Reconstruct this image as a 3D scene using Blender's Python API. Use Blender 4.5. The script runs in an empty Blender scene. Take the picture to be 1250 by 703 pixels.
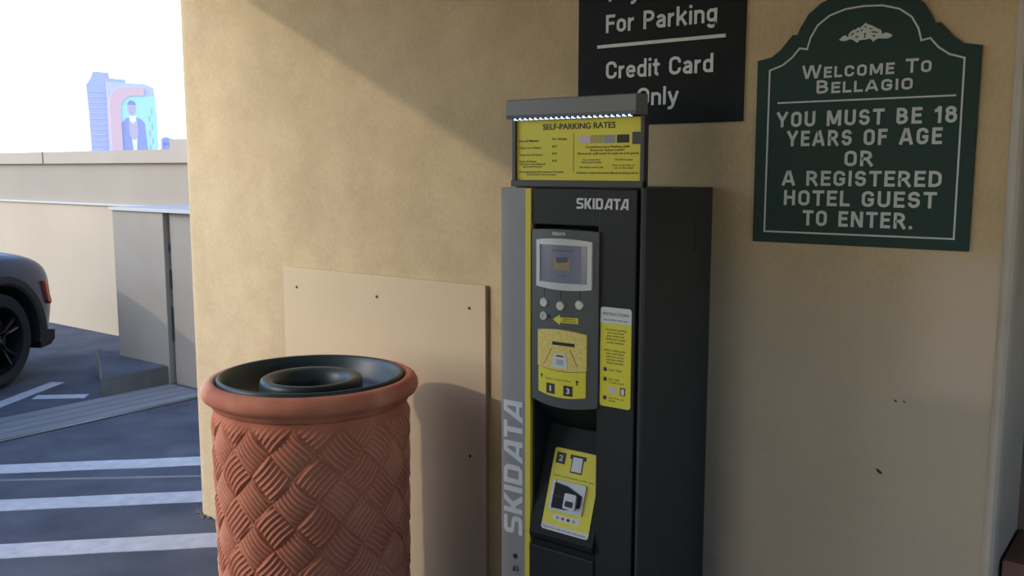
import bpy, bmesh, math, random
from mathutils import Vector, Matrix
random.seed(7)
PI = math.pi
C = bpy.context.scene.collection

# ------------------------------------------------------------------ camera
cam = bpy.data.objects.new('camera', bpy.data.cameras.new('camera'))
C.objects.link(cam)
cam.data.sensor_width = 36
cam.data.lens = 36 * 1133 / 1250
cam.location = (0, -2.445, 1.6)
cam.rotation_euler = (math.radians(90 - 7.3), 0, math.radians(37.2))
cam.data.clip_end = 3000
bpy.context.scene.camera = cam

# ------------------------------------------------------------------ sky, sun, exposure
w = bpy.data.worlds.new('sky'); bpy.context.scene.world = w
w.use_nodes = True
nt = w.node_tree
bg = nt.nodes['Background']
sky = nt.nodes.new('ShaderNodeTexSky')
sky.sky_type = 'NISHITA'; sky.sun_disc = False
sky.sun_elevation = math.radians(38); sky.sun_rotation = math.radians(200)
sky.air_density = 1.0; sky.dust_density = 0.7; sky.ozone_density = 1.6
nt.links.new(sky.outputs[0], bg.inputs[0])
bg.inputs[1].default_value = 0.64
sun = bpy.data.objects.new('sun', bpy.data.lights.new('sun', 'SUN'))
C.objects.link(sun)
SUN = Vector((.616, .788, -.431))
sun.rotation_euler = SUN.to_track_quat('-Z', 'Y').to_euler()
sun.data.energy = 1.3; sun.data.angle = math.radians(1.2); sun.data.color = (1, .86, .66)
vs = bpy.context.scene.view_settings
vs.view_transform = 'Standard'; vs.look = 'None'; vs.gamma = 1; vs.use_curve_mapping = False
vs.exposure = -0.28


# ------------------------------------------------------------------ materials
def mat(name, col, rough=.6, metal=0, col2=None, scale=6, mix=.5, bump=0, bscale=80, spec=.5, emit=None, es=1,
        detail=6, stretch=None, coat=0):
    m = bpy.data.materials.new(name); m.use_nodes = True
    t = m.node_tree; b = t.nodes['Principled BSDF']
    b.inputs['Base Color'].default_value = (*col, 1); b.inputs['Roughness'].default_value = rough
    b.inputs['Metallic'].default_value = metal; b.inputs['Specular IOR Level'].default_value = spec
    b.inputs['Coat Weight'].default_value = coat
    tc = t.nodes.new('ShaderNodeTexCoord'); src = tc.outputs['Object']
    if stretch:
        mp = t.nodes.new('ShaderNodeMapping'); mp.inputs['Scale'].default_value = stretch
        t.links.new(src, mp.inputs[0]); src = mp.outputs[0]
    if col2:
        n = t.nodes.new('ShaderNodeTexNoise'); n.inputs['Scale'].default_value = scale; n.inputs['Detail'].default_value = detail
        r = t.nodes.new('ShaderNodeValToRGB'); r.color_ramp.elements[0].position = .5 - .5 * mix; r.color_ramp.elements[1].position = .5 + .5 * mix
        r.color_ramp.elements[0].color = (*col, 1); r.color_ramp.elements[1].color = (*col2, 1)
        t.links.new(src, n.inputs['Vector']); t.links.new(n.outputs[0], r.inputs[0]); t.links.new(r.outputs[0], b.inputs['Base Color'])
    if bump:
        n = t.nodes.new('ShaderNodeTexNoise'); n.inputs['Scale'].default_value = bscale; n.inputs['Detail'].default_value = 5
        bp = t.nodes.new('ShaderNodeBump'); bp.inputs['Strength'].default_value = bump; bp.inputs['Distance'].default_value = .004
        t.links.new(src, n.inputs['Vector']); t.links.new(n.outputs[0], bp.inputs['Height']); t.links.new(bp.outputs[0], b.inputs['Normal'])
    if emit:
        b.inputs['Emission Color'].default_value = (*emit, 1); b.inputs['Emission Strength'].default_value = es
    return m


def stucco():
    """painted stucco: large mottling, trowel streaks, paler repaint patch low on the right"""
    m = bpy.data.materials.new('tan_stucco'); m.use_nodes = True
    t = m.node_tree; b = t.nodes['Principled BSDF']; L = t.links; N = t.nodes
    b.inputs['Roughness'].default_value = .85; b.inputs['Specular IOR Level'].default_value = .25
    tc = N.new('ShaderNodeTexCoord')
    def noise(s, d, st=(1, 1, 1), rough=.5):
        mp = N.new('ShaderNodeMapping'); mp.inputs['Scale'].default_value = st
        n = N.new('ShaderNodeTexNoise'); n.inputs['Scale'].default_value = s; n.inputs['Detail'].default_value = d; n.inputs['Roughness'].default_value = rough
        L.new(tc.outputs['Object'], mp.inputs[0]); L.new(mp.outputs[0], n.inputs['Vector']); return n.outputs[0]
    def ramp(x, p0, p1, c0, c1):
        r = N.new('ShaderNodeValToRGB'); e = r.color_ramp.elements
        e[0].position, e[1].position = p0, p1; e[0].color, e[1].color = c0, c1; L.new(x, r.inputs[0]); return r.outputs[0]
    def mixc(f, a, c, mode='MIX'):
        x = N.new('ShaderNodeMix'); x.data_type = 'RGBA'; x.blend_type = mode
        if isinstance(f, float): x.inputs[0].default_value = f
        else: L.new(f, x.inputs[0])
        L.new(a, x.inputs[6]); L.new(c, x.inputs[7]) if not isinstance(c, tuple) else setattr(x.inputs[7], 'default_value', c)
        return x.outputs[2]
    base = ramp(noise(1.6, 4, (1, 1, .7)), .35, .65, (.48, .365, .217, 1), (.55, .425, .26, 1))
    streak = ramp(noise(5, 6, (1, 1, 1), .65), .4, .62, (.90, .89, .87, 1), (1.05, 1.05, 1.05, 1))
    base = mixc(.7, base, streak, 'MULTIPLY')
    fine = ramp(noise(120, 3, (1, 1, .45)), .35, .7, (.93, .92, .90, 1), (1.03, 1.03, 1.03, 1))
    base = mixc(1.0, base, fine, 'MULTIPLY')
    # greyer tone low on the right wall: soft ambient shade put into the colour
    sx = N.new('ShaderNodeSeparateXYZ'); L.new(tc.outputs['Object'], sx.inputs[0])
    def mr(x, a, c):
        r = N.new('ShaderNodeMapRange'); r.inputs[1].default_value = a; r.inputs[2].default_value = c; r.interpolation_type = 'SMOOTHSTEP'; L.new(x, r.inputs[0]); return r.outputs[0]
    def mul(a, c):
        r = N.new('ShaderNodeMath'); r.operation = 'MULTIPLY'; L.new(a, r.inputs[0]); L.new(c, r.inputs[1]); return r.outputs[0]
    nz = N.new('ShaderNodeMath'); nz.operation = 'MULTIPLY_ADD'; L.new(noise(3, 4), nz.inputs[0]); nz.inputs[1].default_value = .25; L.new(sx.outputs[2], nz.inputs[2])
    f = mul(mr(nz.outputs[0], 1.62, 1.3), mr(sx.outputs[0], -1.9, -1.2))
    f2 = N.new('ShaderNodeMath'); f2.operation = 'MULTIPLY'; L.new(f, f2.inputs[0]); f2.inputs[1].default_value = .75
    base = mixc(f2.outputs[0], base, (.42, .355, .285, 1))
    # smooth repaint patch beside the corner bead
    nx = N.new('ShaderNodeMath'); nx.operation = 'MULTIPLY_ADD'; L.new(noise(4, 3), nx.inputs[0]); nx.inputs[1].default_value = .12; L.new(sx.outputs[0], nx.inputs[2])
    nq = N.new('ShaderNodeMath'); nq.operation = 'MULTIPLY_ADD'; L.new(noise(5, 3), nq.inputs[0]); nq.inputs[1].default_value = .12; L.new(sx.outputs[2], nq.inputs[2])
    p = mul(mul(mr(nx.outputs[0], -.60, -.44), mr(nq.outputs[0], 1.06, 1.13)), mr(nq.outputs[0], 1.50, 1.40))
    pp = N.new('ShaderNodeMath'); pp.operation = 'MULTIPLY'; L.new(p, pp.inputs[0]); pp.inputs[1].default_value = .8
    base = mixc(pp.outputs[0], base, (.56, .45, .35, 1))
    L.new(base, b.inputs['Base Color'])
    bp = N.new('ShaderNodeBump'); bp.inputs['Strength'].default_value = .35; bp.inputs['Distance'].default_value = .004
    L.new(noise(90, 5, (1, 1, .6)), bp.inputs['Height'])
    bp2 = N.new('ShaderNodeBump'); bp2.inputs['Strength'].default_value = .5; bp2.inputs['Distance'].default_value = .01
    L.new(noise(9, 5), bp2.inputs['Height']); L.new(bp.outputs[0], bp2.inputs['Normal']); L.new(bp2.outputs[0], b.inputs['Normal'])
    return m


M = {
    'stucco': stucco(),
    'board': mat('panel_paint', (.50, .385, .24), .75, col2=(.55, .425, .27), scale=2.5, bump=.08, bscale=40),
    'bead': mat('bead_paint', (.38, .325, .26), .6, col2=(.45, .39, .32), scale=9, bump=.1),
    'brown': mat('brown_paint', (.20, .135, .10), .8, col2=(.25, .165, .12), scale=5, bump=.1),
    'band': mat('reddish_band', (.13, .060, .042), .7),
    'asphalt': mat('deck_coating', (.050, .058, .078), .85, spec=.2, col2=(.098, .108, .134), scale=3.2, mix=.45, bump=.5, bscale=160, detail=10),
    'white_line': mat('road_paint', (.34, .35, .38), .8, col2=(.48, .49, .52), scale=14, bump=.2),
    'concrete': mat('concrete', (.14, .145, .155), .85, col2=(.21, .215, .225), scale=7, bump=.4, stretch=(1, .25, 1)),
    'kerb': mat('kerb_concrete', (.10, .098, .088), .85, col2=(.15, .145, .132), scale=9, bump=.4),
    'gap': mat('dark_joint', (.03, .03, .035), .9),
    'metal': mat('steel', (.45, .45, .46), .4, 1),
    'parapet_lo': mat('parapet_lower', (.40, .325, .235), .85, col2=(.44, .36, .265), scale=1.2, bump=.15),
    'parapet_up': mat('parapet_upper', (.29, .245, .195), .85, col2=(.325, .275, .22), scale=1.5, bump=.15),
    'coping': mat('coping', (.34, .29, .235), .8, col2=(.38, .325, .27), scale=2, bump=.1),
    'box': mat('box_paint', (.27, .235, .185), .8, col2=(.31, .27, .22), scale=2.5, bump=.1),
    'whitecap': mat('white_cap', (.42, .41, .40), .5),
    'ceil': mat('ceiling_paint', (.60, .55, .47), .9, col2=(.66, .60, .52), scale=3, bump=.1),
    'sign_black': mat('black_sign', (.006, .0065, .008), .6, spec=.12, col2=(.018, .019, .022), scale=3),
    'sign_white': mat('white_vinyl', (.62, .62, .62), .5),
    'sign_green': mat('green_sign', (.009, .032, .028), .5, spec=.18, col2=(.012, .038, .034), scale=3),
    'sign_pale': mat('pale_paint', (.46, .50, .49), .5),
    'k_grey': mat('machine_grey', (.25, .245, .245), .45, col2=(.28, .275, .275), scale=3),
    'k_hood': mat('hood_grey', (.19, .19, .19), .45),
    'k_side': mat('side_charcoal', (.032, .032, .034), .5, spec=.35, col2=(.038, .038, .040), scale=3, bump=.05, bscale=300),
    'k_black': mat('fascia_black', (.014, .015, .016), .5, spec=.3, col2=(.018, .019, .020), scale=3, bump=.05, bscale=300),
    'k_dark': mat('recess_black', (.008, .008, .009), .6),
    'k_module': mat('module_slate', (.058, .068, .072), .45),
    'k_console': mat('console_slate', (.010, .013, .014), .55, spec=.18),
    'k_frame': mat('frame_brown', (.045, .038, .038), .45),
    'yellow': mat('yellow_print', (.72, .62, .035), .5),
    'yellow_strip': mat('yellow_strip', (.70, .56, .05), .5),
    'reader': mat('yellow_grain', (.70, .50, .09), .5, col2=(.78, .62, .2), scale=160, mix=.2),
    'ink': mat('black_ink', (.03, .025, .02), .6),
    'ink_soft': mat('thin_ink', (.16, .14, .04), .6),
    'card_white': mat('card_white', (.62, .62, .60), .5),
    'silver': mat('silver_print', (.50, .51, .51), .4, .15),
    'lcd': mat('lcd', (.085, .095, .13), .18, emit=(.30, .33, .45), es=.16),
    'lcd_pic': mat('lcd_picture', (.25, .2, .1), .2, emit=(.35, .26, .12), es=.12),
    'lcd_ink': mat('lcd_ink', (.07, .08, .12), .2, emit=(.12, .13, .2), es=.12),
    'button': mat('steel_button', (.55, .53, .50), .38, .6),
    'led': mat('led_lens', (.8, .85, 1), .3, emit=(.55, .72, 1), es=2.0),
    'swatch_gold': mat('gold_card', (.42, .34, .08), .4), 'swatch_grey': mat('grey_card', (.28, .28, .27), .4),
    'swatch_pink': mat('pink_card', (.62, .50, .50), .4), 'swatch_dark': mat('dark_card', (.02, .02, .02), .3),
    'liner': mat('liner_plastic', (.018, .032, .035), .42, col2=(.026, .044, .048), scale=7, spec=.4),
    'ash': mat('ash', (.25, .25, .24), .9), 'leafbit': mat('dry_scrap', (.02, .02, .018), .9),
    'car': mat('car_paint', (.020, .036, .070), .35, .0, coat=.4, spec=.4), 'clad': mat('black_cladding', (.010, .010, .011), .6),
    'tyre': mat('tyre', (.012, .012, .013), .8), 'rim': mat('black_alloy', (.03, .03, .032), .3, .7),
    'alloy': mat('machined_alloy', (.35, .37, .40), .3, .9),
    'glass': mat('car_glass', (.01, .012, .014), .05), 'amber': mat('amber_lens', (.55, .09, .03), .25),
    'lamp': mat('lamp_lens', (.5, .52, .55), .1),
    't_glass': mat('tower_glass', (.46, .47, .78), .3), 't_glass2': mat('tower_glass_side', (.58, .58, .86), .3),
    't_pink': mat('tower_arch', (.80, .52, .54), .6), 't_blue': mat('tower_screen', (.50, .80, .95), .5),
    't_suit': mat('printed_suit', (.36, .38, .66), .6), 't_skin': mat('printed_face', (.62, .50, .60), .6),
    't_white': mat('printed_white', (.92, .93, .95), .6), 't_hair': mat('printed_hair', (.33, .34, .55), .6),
    'city': mat('desert_ground', (.32, .28, .24), .9, col2=(.38, .34, .29), scale=.02),
}


def terracotta(name, relief):
    m = bpy.data.materials.new(name); m.use_nodes = True
    t = m.node_tree; b = t.nodes['Principled BSDF']; L = t.links; N = t.nodes
    b.inputs['Roughness'].default_value = .75; b.inputs['Specular IOR Level'].default_value = .3
    tc = N.new('ShaderNodeTexCoord')
    n = N.new('ShaderNodeTexNoise'); n.inputs['Scale'].default_value = 7; n.inputs['Detail'].default_value = 7; L.new(tc.outputs['Object'], n.inputs['Vector'])
    r = N.new('ShaderNodeValToRGB'); e = r.color_ramp.elements
    e[0].position, e[1].position = .34, .68; e[0].color = (.48, .140, .080, 1); e[1].color = (.62, .225, .130, 1)
    L.new(n.outputs[0], r.inputs[0]); out = r.outputs[0]
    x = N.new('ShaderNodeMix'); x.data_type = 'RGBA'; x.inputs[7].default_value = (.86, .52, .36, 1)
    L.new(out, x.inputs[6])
    if relief:
        a = N.new('ShaderNodeAttribute'); a.attribute_name = 'ridge'
        rr = N.new('ShaderNodeMapRange'); rr.inputs[1].default_value = .35; rr.inputs[2].default_value = 1.0; rr.inputs[4].default_value = .7
        L.new(a.outputs['Fac'], rr.inputs[0]); L.new(rr.outputs[0], x.inputs[0])
    else:  # worn pale patches over the lip; the left side is paler throughout
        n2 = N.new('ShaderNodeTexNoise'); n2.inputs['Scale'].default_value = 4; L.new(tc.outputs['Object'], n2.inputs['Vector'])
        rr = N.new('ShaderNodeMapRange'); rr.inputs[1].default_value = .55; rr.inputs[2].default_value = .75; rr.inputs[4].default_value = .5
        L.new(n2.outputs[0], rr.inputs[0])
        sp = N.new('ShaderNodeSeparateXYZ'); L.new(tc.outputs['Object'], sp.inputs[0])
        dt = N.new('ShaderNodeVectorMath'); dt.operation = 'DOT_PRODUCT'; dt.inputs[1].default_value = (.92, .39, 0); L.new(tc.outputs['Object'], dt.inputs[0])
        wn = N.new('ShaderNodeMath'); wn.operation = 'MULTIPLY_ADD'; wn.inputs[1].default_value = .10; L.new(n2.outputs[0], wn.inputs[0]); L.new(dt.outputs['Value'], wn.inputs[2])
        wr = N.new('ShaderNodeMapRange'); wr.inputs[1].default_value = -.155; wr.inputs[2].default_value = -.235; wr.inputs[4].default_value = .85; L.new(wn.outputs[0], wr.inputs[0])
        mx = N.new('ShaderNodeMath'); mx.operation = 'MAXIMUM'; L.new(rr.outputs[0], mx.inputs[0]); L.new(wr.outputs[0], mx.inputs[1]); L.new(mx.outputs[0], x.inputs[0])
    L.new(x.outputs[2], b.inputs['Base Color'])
    n3 = N.new('ShaderNodeTexNoise'); n3.inputs['Scale'].default_value = 60; L.new(tc.outputs['Object'], n3.inputs['Vector'])
    bp = N.new('ShaderNodeBump'); bp.inputs['Strength'].default_value = .3; bp.inputs['Distance'].default_value = .003
    L.new(n3.outputs[0], bp.inputs['Height']); L.new(bp.outputs[0], b.inputs['Normal'])
    return m
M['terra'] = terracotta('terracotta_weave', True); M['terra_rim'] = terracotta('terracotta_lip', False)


# ------------------------------------------------------------------ helpers
def link(name, me, m, parent=None, smooth=False, ox=None):
    me.materials.append(M[m])
    if smooth:
        for p in me.polygons: p.use_smooth = True
    o = bpy.data.objects.new(name, me); C.objects.link(o)
    if parent is not None:
        o.parent = parent
        r = parent
        off = Vector((0, 0, 0))
        while r is not None: off += Vector(r.location); r = r.parent
        if ox is None: me.transform(Matrix.Translation(-off))
    return o

def fin(name, bm, m, parent=None, smooth=False, bevel=0, seg=2):
    if bevel:
        bmesh.ops.bevel(bm, geom=[e for e in bm.edges], offset=bevel, segments=seg, affect='EDGES', profile=.6)
    bmesh.ops.recalc_face_normals(bm, faces=bm.faces)
    me = bpy.data.meshes.new(name); bm.to_mesh(me); bm.free()
    return link(name, me, m, parent, smooth)

def bx(bm, x0, x1, y0, y1, z0, z1):
    vs = [bm.verts.new(p) for p in ((x0, y0, z0), (x1, y0, z0), (x1, y1, z0), (x0, y1, z0), (x0, y0, z1), (x1, y0, z1), (x1, y1, z1), (x0, y1, z1))]
    for f in ((0, 3, 2, 1), (4, 5, 6, 7), (0, 1, 5, 4), (1, 2, 6, 5), (2, 3, 7, 6), (3, 0, 4, 7)): bm.faces.new([vs[i] for i in f])
    return vs

def box(name, x0, x1, y0, y1, z0, z1, m, parent=None, bevel=0):
    bm = bmesh.new(); bx(bm, x0, x1, y0, y1, z0, z1)
    return fin(name, bm, m, parent, bevel=bevel)

def pr(bm, pts, a, b, tf=None):
    """prism of a 2-D outline (u,v) between depths a and b; tf maps (u,v,d) to xyz (default: wall plane, depth along Y)"""
    tf = tf or (lambda u, v, d: (u, d, v))
    A = [bm.verts.new(tf(u, v, a)) for u, v in pts]; B = [bm.verts.new(tf(u, v, b)) for u, v in pts]
    bm.faces.new(A); bm.faces.new(B[::-1])
    for i in range(len(pts)):
        j = (i + 1) % len(pts); bm.faces.new((A[i], B[i], B[j], A[j]))

def prism(name, pts, a, b, m, parent=None, tf=None, bevel=0):
    bm = bmesh.new(); pr(bm, pts, a, b, tf); return fin(name, bm, m, parent, bevel=bevel)

def rr(x0, x1, z0, z1, r, n=5):
    out = []
    for cx, cz, a0 in ((x1 - r, z1 - r, 0), (x0 + r, z1 - r, 90), (x0 + r, z0 + r, 180), (x1 - r, z0 + r, 270)):
        for i in range(n + 1):
            a = math.radians(a0 + 90 * i / n); out.append((cx + r * math.cos(a), cz + r * math.sin(a)))
    return out

def band(pts, wd):
    """closed polyline -> quads strip outline (list of quads)"""
    n = len(pts); P = [Vector(p) for p in pts]; off = []
    for i in range(n):
        a, b, c = P[i - 1], P[i], P[(i + 1) % n]
        d1 = (b - a).normalized(); d2 = (c - b).normalized()
        t = (d1 + d2); t = t.normalized() if t.length > 1e-6 else d1
        nn = Vector((-t.y, t.x)); k = wd / 2 / max(.4, nn.dot(Vector((-d1.y, d1.x))))
        off.append((b + nn * k, b - nn * k))
    return [(off[i][0], off[(i + 1) % n][0], off[(i + 1) % n][1], off[i][1]) for i in range(n)]

def cyl(bm, c, axis, r, L, n=24, r2=None):
    """solid cylinder starting at c, running L along axis"""
    axis = Vector(axis).normalized(); q = axis.to_track_quat('Z', 'Y'); r2 = r if r2 is None else r2
    A = [bm.verts.new(Vector(c) + q @ Vector((r * math.cos(2 * PI * i / n), r * math.sin(2 * PI * i / n), 0))) for i in range(n)]
    B = [bm.verts.new(Vector(c) + q @ Vector((r2 * math.cos(2 * PI * i / n), r2 * math.sin(2 * PI * i / n), L))) for i in range(n)]
    bm.faces.new(A[::-1]); bm.faces.new(B)
    for i in range(n):
        j = (i + 1) % n; bm.faces.new((A[i], A[j], B[j], B[i]))

def lathe(bm, prof, c, n=96, closed=True):
    rings = []
    for r, z in prof:
        rings.append([bm.verts.new((c[0] + r * math.cos(2 * PI * i / n), c[1] + r * math.sin(2 * PI * i / n), z)) for i in range(n)])
    k = len(rings)
    for a in range(k if closed else k - 1):
        A, B = rings[a], rings[(a + 1) % k]
        for i in range(n):
            j = (i + 1) % n; bm.faces.new((A[i], A[j], B[j], B[i]))

def empty(name, loc, label, cat, group=None, rz=0):
    o = bpy.data.objects.new(name, None); C.objects.link(o); o.location = loc; o.rotation_euler.z = rz
    o.empty_display_size = .1
    tag(o, label, cat, group); return o

def tag(o, label=None, cat=None, group=None, kind=None):
    if label: o['label'] = label
    if cat: o['category'] = cat
    if group: o['group'] = group
    if kind: o['kind'] = kind
    return o

def struct(o, label, cat):
    return tag(o, label, cat, kind='structure')

# --- lettering
def glyphs(s, bold=0., spacing=1., caps=False, align='CENTER', line=1.):
    cu = bpy.data.curves.new('t', 'FONT'); cu.body = s; cu.align_x = align
    cu.offset = bold; cu.space_character = spacing; cu.space_line = line; cu.resolution_u = 3; cu.extrude = .02
    if caps:
        cu.small_caps_scale = .80
        for i, ch in enumerate(s):
            if ch.islower(): cu.body_format[i].use_small_caps = True
    o = bpy.data.objects.new('t', cu); C.objects.link(o)
    dg = bpy.context.evaluated_depsgraph_get(); dg.update()
    me = bpy.data.meshes.new_from_object(o.evaluated_get(dg))
    C.objects.unlink(o); bpy.data.objects.remove(o)
    me.materials.clear()
    return me

def text(name, s, x0, x1, z0, z1, y, m, parent, bold=0., spacing=1., caps=False, depth=.0012, tf=None, ref=None, align='CENTER', words=False):
    """lettering fitted to the box x0..x1, z0..z1 on the plane Y=y (z0 = baseline, z1 = cap height of the first line)"""
    me = glyphs(s, bold, spacing, caps, align)
    xs = [v.co.x for v in me.vertices]; ys = [v.co.y for v in me.vertices]
    if ref is None:
        a, b = (min(ys), max(ys)) if '\n' in s else (0., .729)
    else: a, b = ref
    lo, hi = min(xs), max(xs)
    for v in me.vertices:
        u = x0 + (v.co.x - lo) / (hi - lo) * (x1 - x0); t = z0 + (v.co.y - a) / (b - a) * (z1 - z0)
        d = -depth * (v.co.z / .02 * .5 + .5)
        v.co = tf(u, t, d) if tf else Vector((u, y + d, t))
    if words: return split_words(name, me, m, parent, (z1 - z0) * .22)
    return link(name, me, m, parent)

def split_words(name, me, m, parent, gap):
    bm = bmesh.new(); bm.from_mesh(me); bm.verts.ensure_lookup_table(); seen = set(); isl = []
    for v in bm.verts:
        if v.index in seen: continue
        st, grp = [v], []
        seen.add(v.index)
        while st:
            q = st.pop(); grp.append(q.index)
            for e in q.link_edges:
                r = e.other_vert(q)
                if r.index not in seen: seen.add(r.index); st.append(r)
        xs = [bm.verts[i].co.x for i in grp]; isl.append([min(xs), max(xs), grp])
    isl.sort(key=lambda a: a[0]); W = [isl[0]]
    for a in isl[1:]:
        if a[0] - W[-1][1] < gap: W[-1][1] = max(W[-1][1], a[1]); W[-1][2] = W[-1][2] + a[2]
        else: W.append(a)
    for a in W:
        ks = set(a[2]); b2 = bm.copy(); b2.verts.ensure_lookup_table()
        bmesh.ops.delete(b2, geom=[v for v in b2.verts if v.index not in ks], context='VERTS')
        m2 = bpy.data.meshes.new(name); b2.to_mesh(m2); b2.free(); link(name, m2, m, parent)
    bm.free()

# --- stroke-built sans lettering for the big signs: cap height 1, centre lines in a unit box
def _arc(cx, cy, rx, ry, a0, a1, n=8):
    return [(cx + rx * math.cos(math.radians(a0 + (a1 - a0) * i / n)), cy + ry * math.sin(math.radians(a0 + (a1 - a0) * i / n))) for i in range(n + 1)]
def sign_glyph(ch, T):
    """(width, strokes); strokes are centre lines, T the stroke weight, coordinates already inset by T/2"""
    h = T / 2; t = 1 - h; b = h; W = .60; L = h; Rr = W - h; m = W / 2; c = .52
    def O(w=W, top=t, bot=b, full=True):
        r = min((w - T) / 2, (top - bot) / 2); x0, x1 = h, w - h
        k = min(r * 1.0, (top - bot) / 2)
        return _arc(x1 - r, top - k, r, k, 0, 90) + _arc(x0 + r, top - k, r, k, 90, 180) + _arc(x0 + r, bot + k, r, k, 180, 270) + _arc(x1 - r, bot + k, r, k, 270, 360) + [(x1, top - k)]
    x = .72; xt = x - h; lw = .50; lr = lw - h; lm = lw / 2; r_ = (lw - T) / 2
    G = {
     'O': (W, [O()]), 'I': (T, [[(h, 0), (h, 1)]]), 'L': (.48, [[(L, 1), (L, b), (.48, b)]]),
     'E': (.50, [[(.50, t), (L, t), (L, b), (.50, b)], [(L, c), (.46, c)]]), 'F': (.48, [[(.48, t), (L, t), (L, 0)], [(L, c), (.44, c)]]),
     'T': (.56, [[(0, t), (.56, t)], [(.28, t), (.28, 0)]]), 'H': (W, [[(L, 0), (L, 1)], [(Rr, 0), (Rr, 1)], [(L, c), (Rr, c)]]),
     'N': (.64, [[(L, 0), (L, 1)], [(.64 - h, 0), (.64 - h, 1)], [(L + .02, .97), (.64 - h - .02, .03)]]),
     'M': (.78, [[(L, 0), (L, 1)], [(.78 - h, 0), (.78 - h, 1)], [(L + .03, .98), (.38, .14)], [(.75 - h, .98), (.40, .14)]]),
     'W': (.98, [[(.07, 1), (.26, .01)], [(.47, .98), (.28, .01)], [(.51, .98), (.70, .01)], [(.91, 1), (.72, .01)]]),
     'A': (.70, [[(.07, 0), (.315, .995)], [(.63, 0), (.385, .995)], [(.16, .30), (.54, .30)], [(.265, t), (.435, t)]]), 'Y': (.66, [[(.07, 1), (.33, .42)], [(.59, 1), (.33, .42)], [(.33, .50), (.33, 0)]]),
     'U': (W, [[(L, 1)] + _arc(m, b + (W - T) / 2, (W - T) / 2, (W - T) / 2, 180, 360) + [(Rr, 1)]]),
     'C': (W, [_arc(m, t - (W - T) / 2, (W - T) / 2, (W - T) / 2, -18, 180) + _arc(m, b + (W - T) / 2, (W - T) / 2, (W - T) / 2, 180, 378)]),
     'G': (W, [_arc(m, t - (W - T) / 2, (W - T) / 2, (W - T) / 2, -5, 180) + _arc(m, b + (W - T) / 2, (W - T) / 2, (W - T) / 2, 180, 360) + [(Rr, .46), (m, .46)]]),
     'S': (.56, [_arc(.28, t - .20, .28 - h, .20, 5, 180, 8) + _arc(.28, .55 + .07, .28 - h, .10, 180, 262, 4) + _arc(.28, .55 - .17, .28 - h, .145, 82, 0, 5) + _arc(.28, b + .21, .28 - h, .21, 0, -185, 8)]),
     'P': (.56, [[(L, 0), (L, t)] + _arc(.56 - h - .22, t - .22, .22, .22, 90, -90) + [(L, t - .44)]]),
     'R': (.60, [[(L, 0), (L, t)] + _arc(.57 - h - .22, t - .22, .22, .22, 90, -90) + [(L, t - .44)], [(.30, t - .42), (.56, 0)]]),
     'B': (.58, [[(L, 0 + h), (L, t)] + _arc(.54 - h - .20, t - .20, .20, .20, 90, -90) + [(L, t - .40)], [(L, t - .40)] + _arc(.58 - h - .215, b + .215, .215, .215, 90, -90) + [(L, b)]]),
     'D': (W, [[(L, b), (L, t)] + _arc(Rr - .26, t - .26, .26, .26, 90, 0) + _arc(Rr - .26, b + .26, .26, .26, 0, -90) + [(L, b)]]),
     '1': (.34, [[(.0, .74), (.10, .76), (.34 - h, .98)], [(.34 - h, 1), (.34 - h, 0)]]), '8': (.56, [O(.52, t, .56) , O(.56, .56, b)]),
     '.': (T, [[(h, 0), (h, T)]]), ' ': (.30, []),
     'o': (lw, [O(lw, xt, b)]), 'l': (T, [[(h, 0), (h, 1.02)]]), 'i': (T, [[(h, 0), (h, x)], [(h, .86), (h, 1.02)]]),
     'n': (lw, [[(h, 0), (h, x)], _arc(lm, xt - r_, r_, r_, 165, 0) + [(lr, 0)]]), 'r': (.34, [[(h, 0), (h, x)], _arc(h + .21, xt - .22, .21, .22, 165, 85)]),
     'a': (.48, [_arc(.235, xt - .165, .235 - h + .01, .165, 160, 0) + [(.48 - h, 0)], [(.48 - h, .43)] + _arc(.21, .225, .21 - h, .225 - h, 90, 270, 8) + [(.30, b), (.48 - h, .17)]]),
     'e': (lw, [[(h, .37), (lr, .37)] + _arc(lm, xt - r_, r_, r_, 0, 180) + _arc(lm, b + r_, r_, r_, 180, 335)]),
     'd': (lw, [[(lr, 0), (lr, 1.02)], O(lw, xt, b)]), 't': (.36, [[(.15, .94), (.15, .22)] + _arc(.27, .20, .12, .20 - h, 180, 275, 5), [(0, xt), (.34, xt)]]),
     'y': (.52, [[(.06, x), (.26, .06)], [(.46, x), (.24, -.08), (.16, -.19), (.02, -.20)]]), 'k': (.52, [[(h, 0), (h, 1.02)], [(.46, x), (h + .03, .30)], [(.22, .46), (.47, 0)]]),
     'g': (lw, [O(lw, xt, b + .04), [(lr, x), (lr, -.05)] + _arc(lm, -.04, r_, .17, 0, -165)]),
     's': (.44, [_arc(.22, xt - .15, .22 - h, .15, 15, 180, 7) + _arc(.22, .42, .22 - h, .07, 180, 265, 3) + _arc(.22, .30, .22 - h, .09, 80, 0, 3) + _arc(.22, b + .15, .22 - h, .15, 0, -170, 7)]),
    }
    return G[ch]
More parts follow.
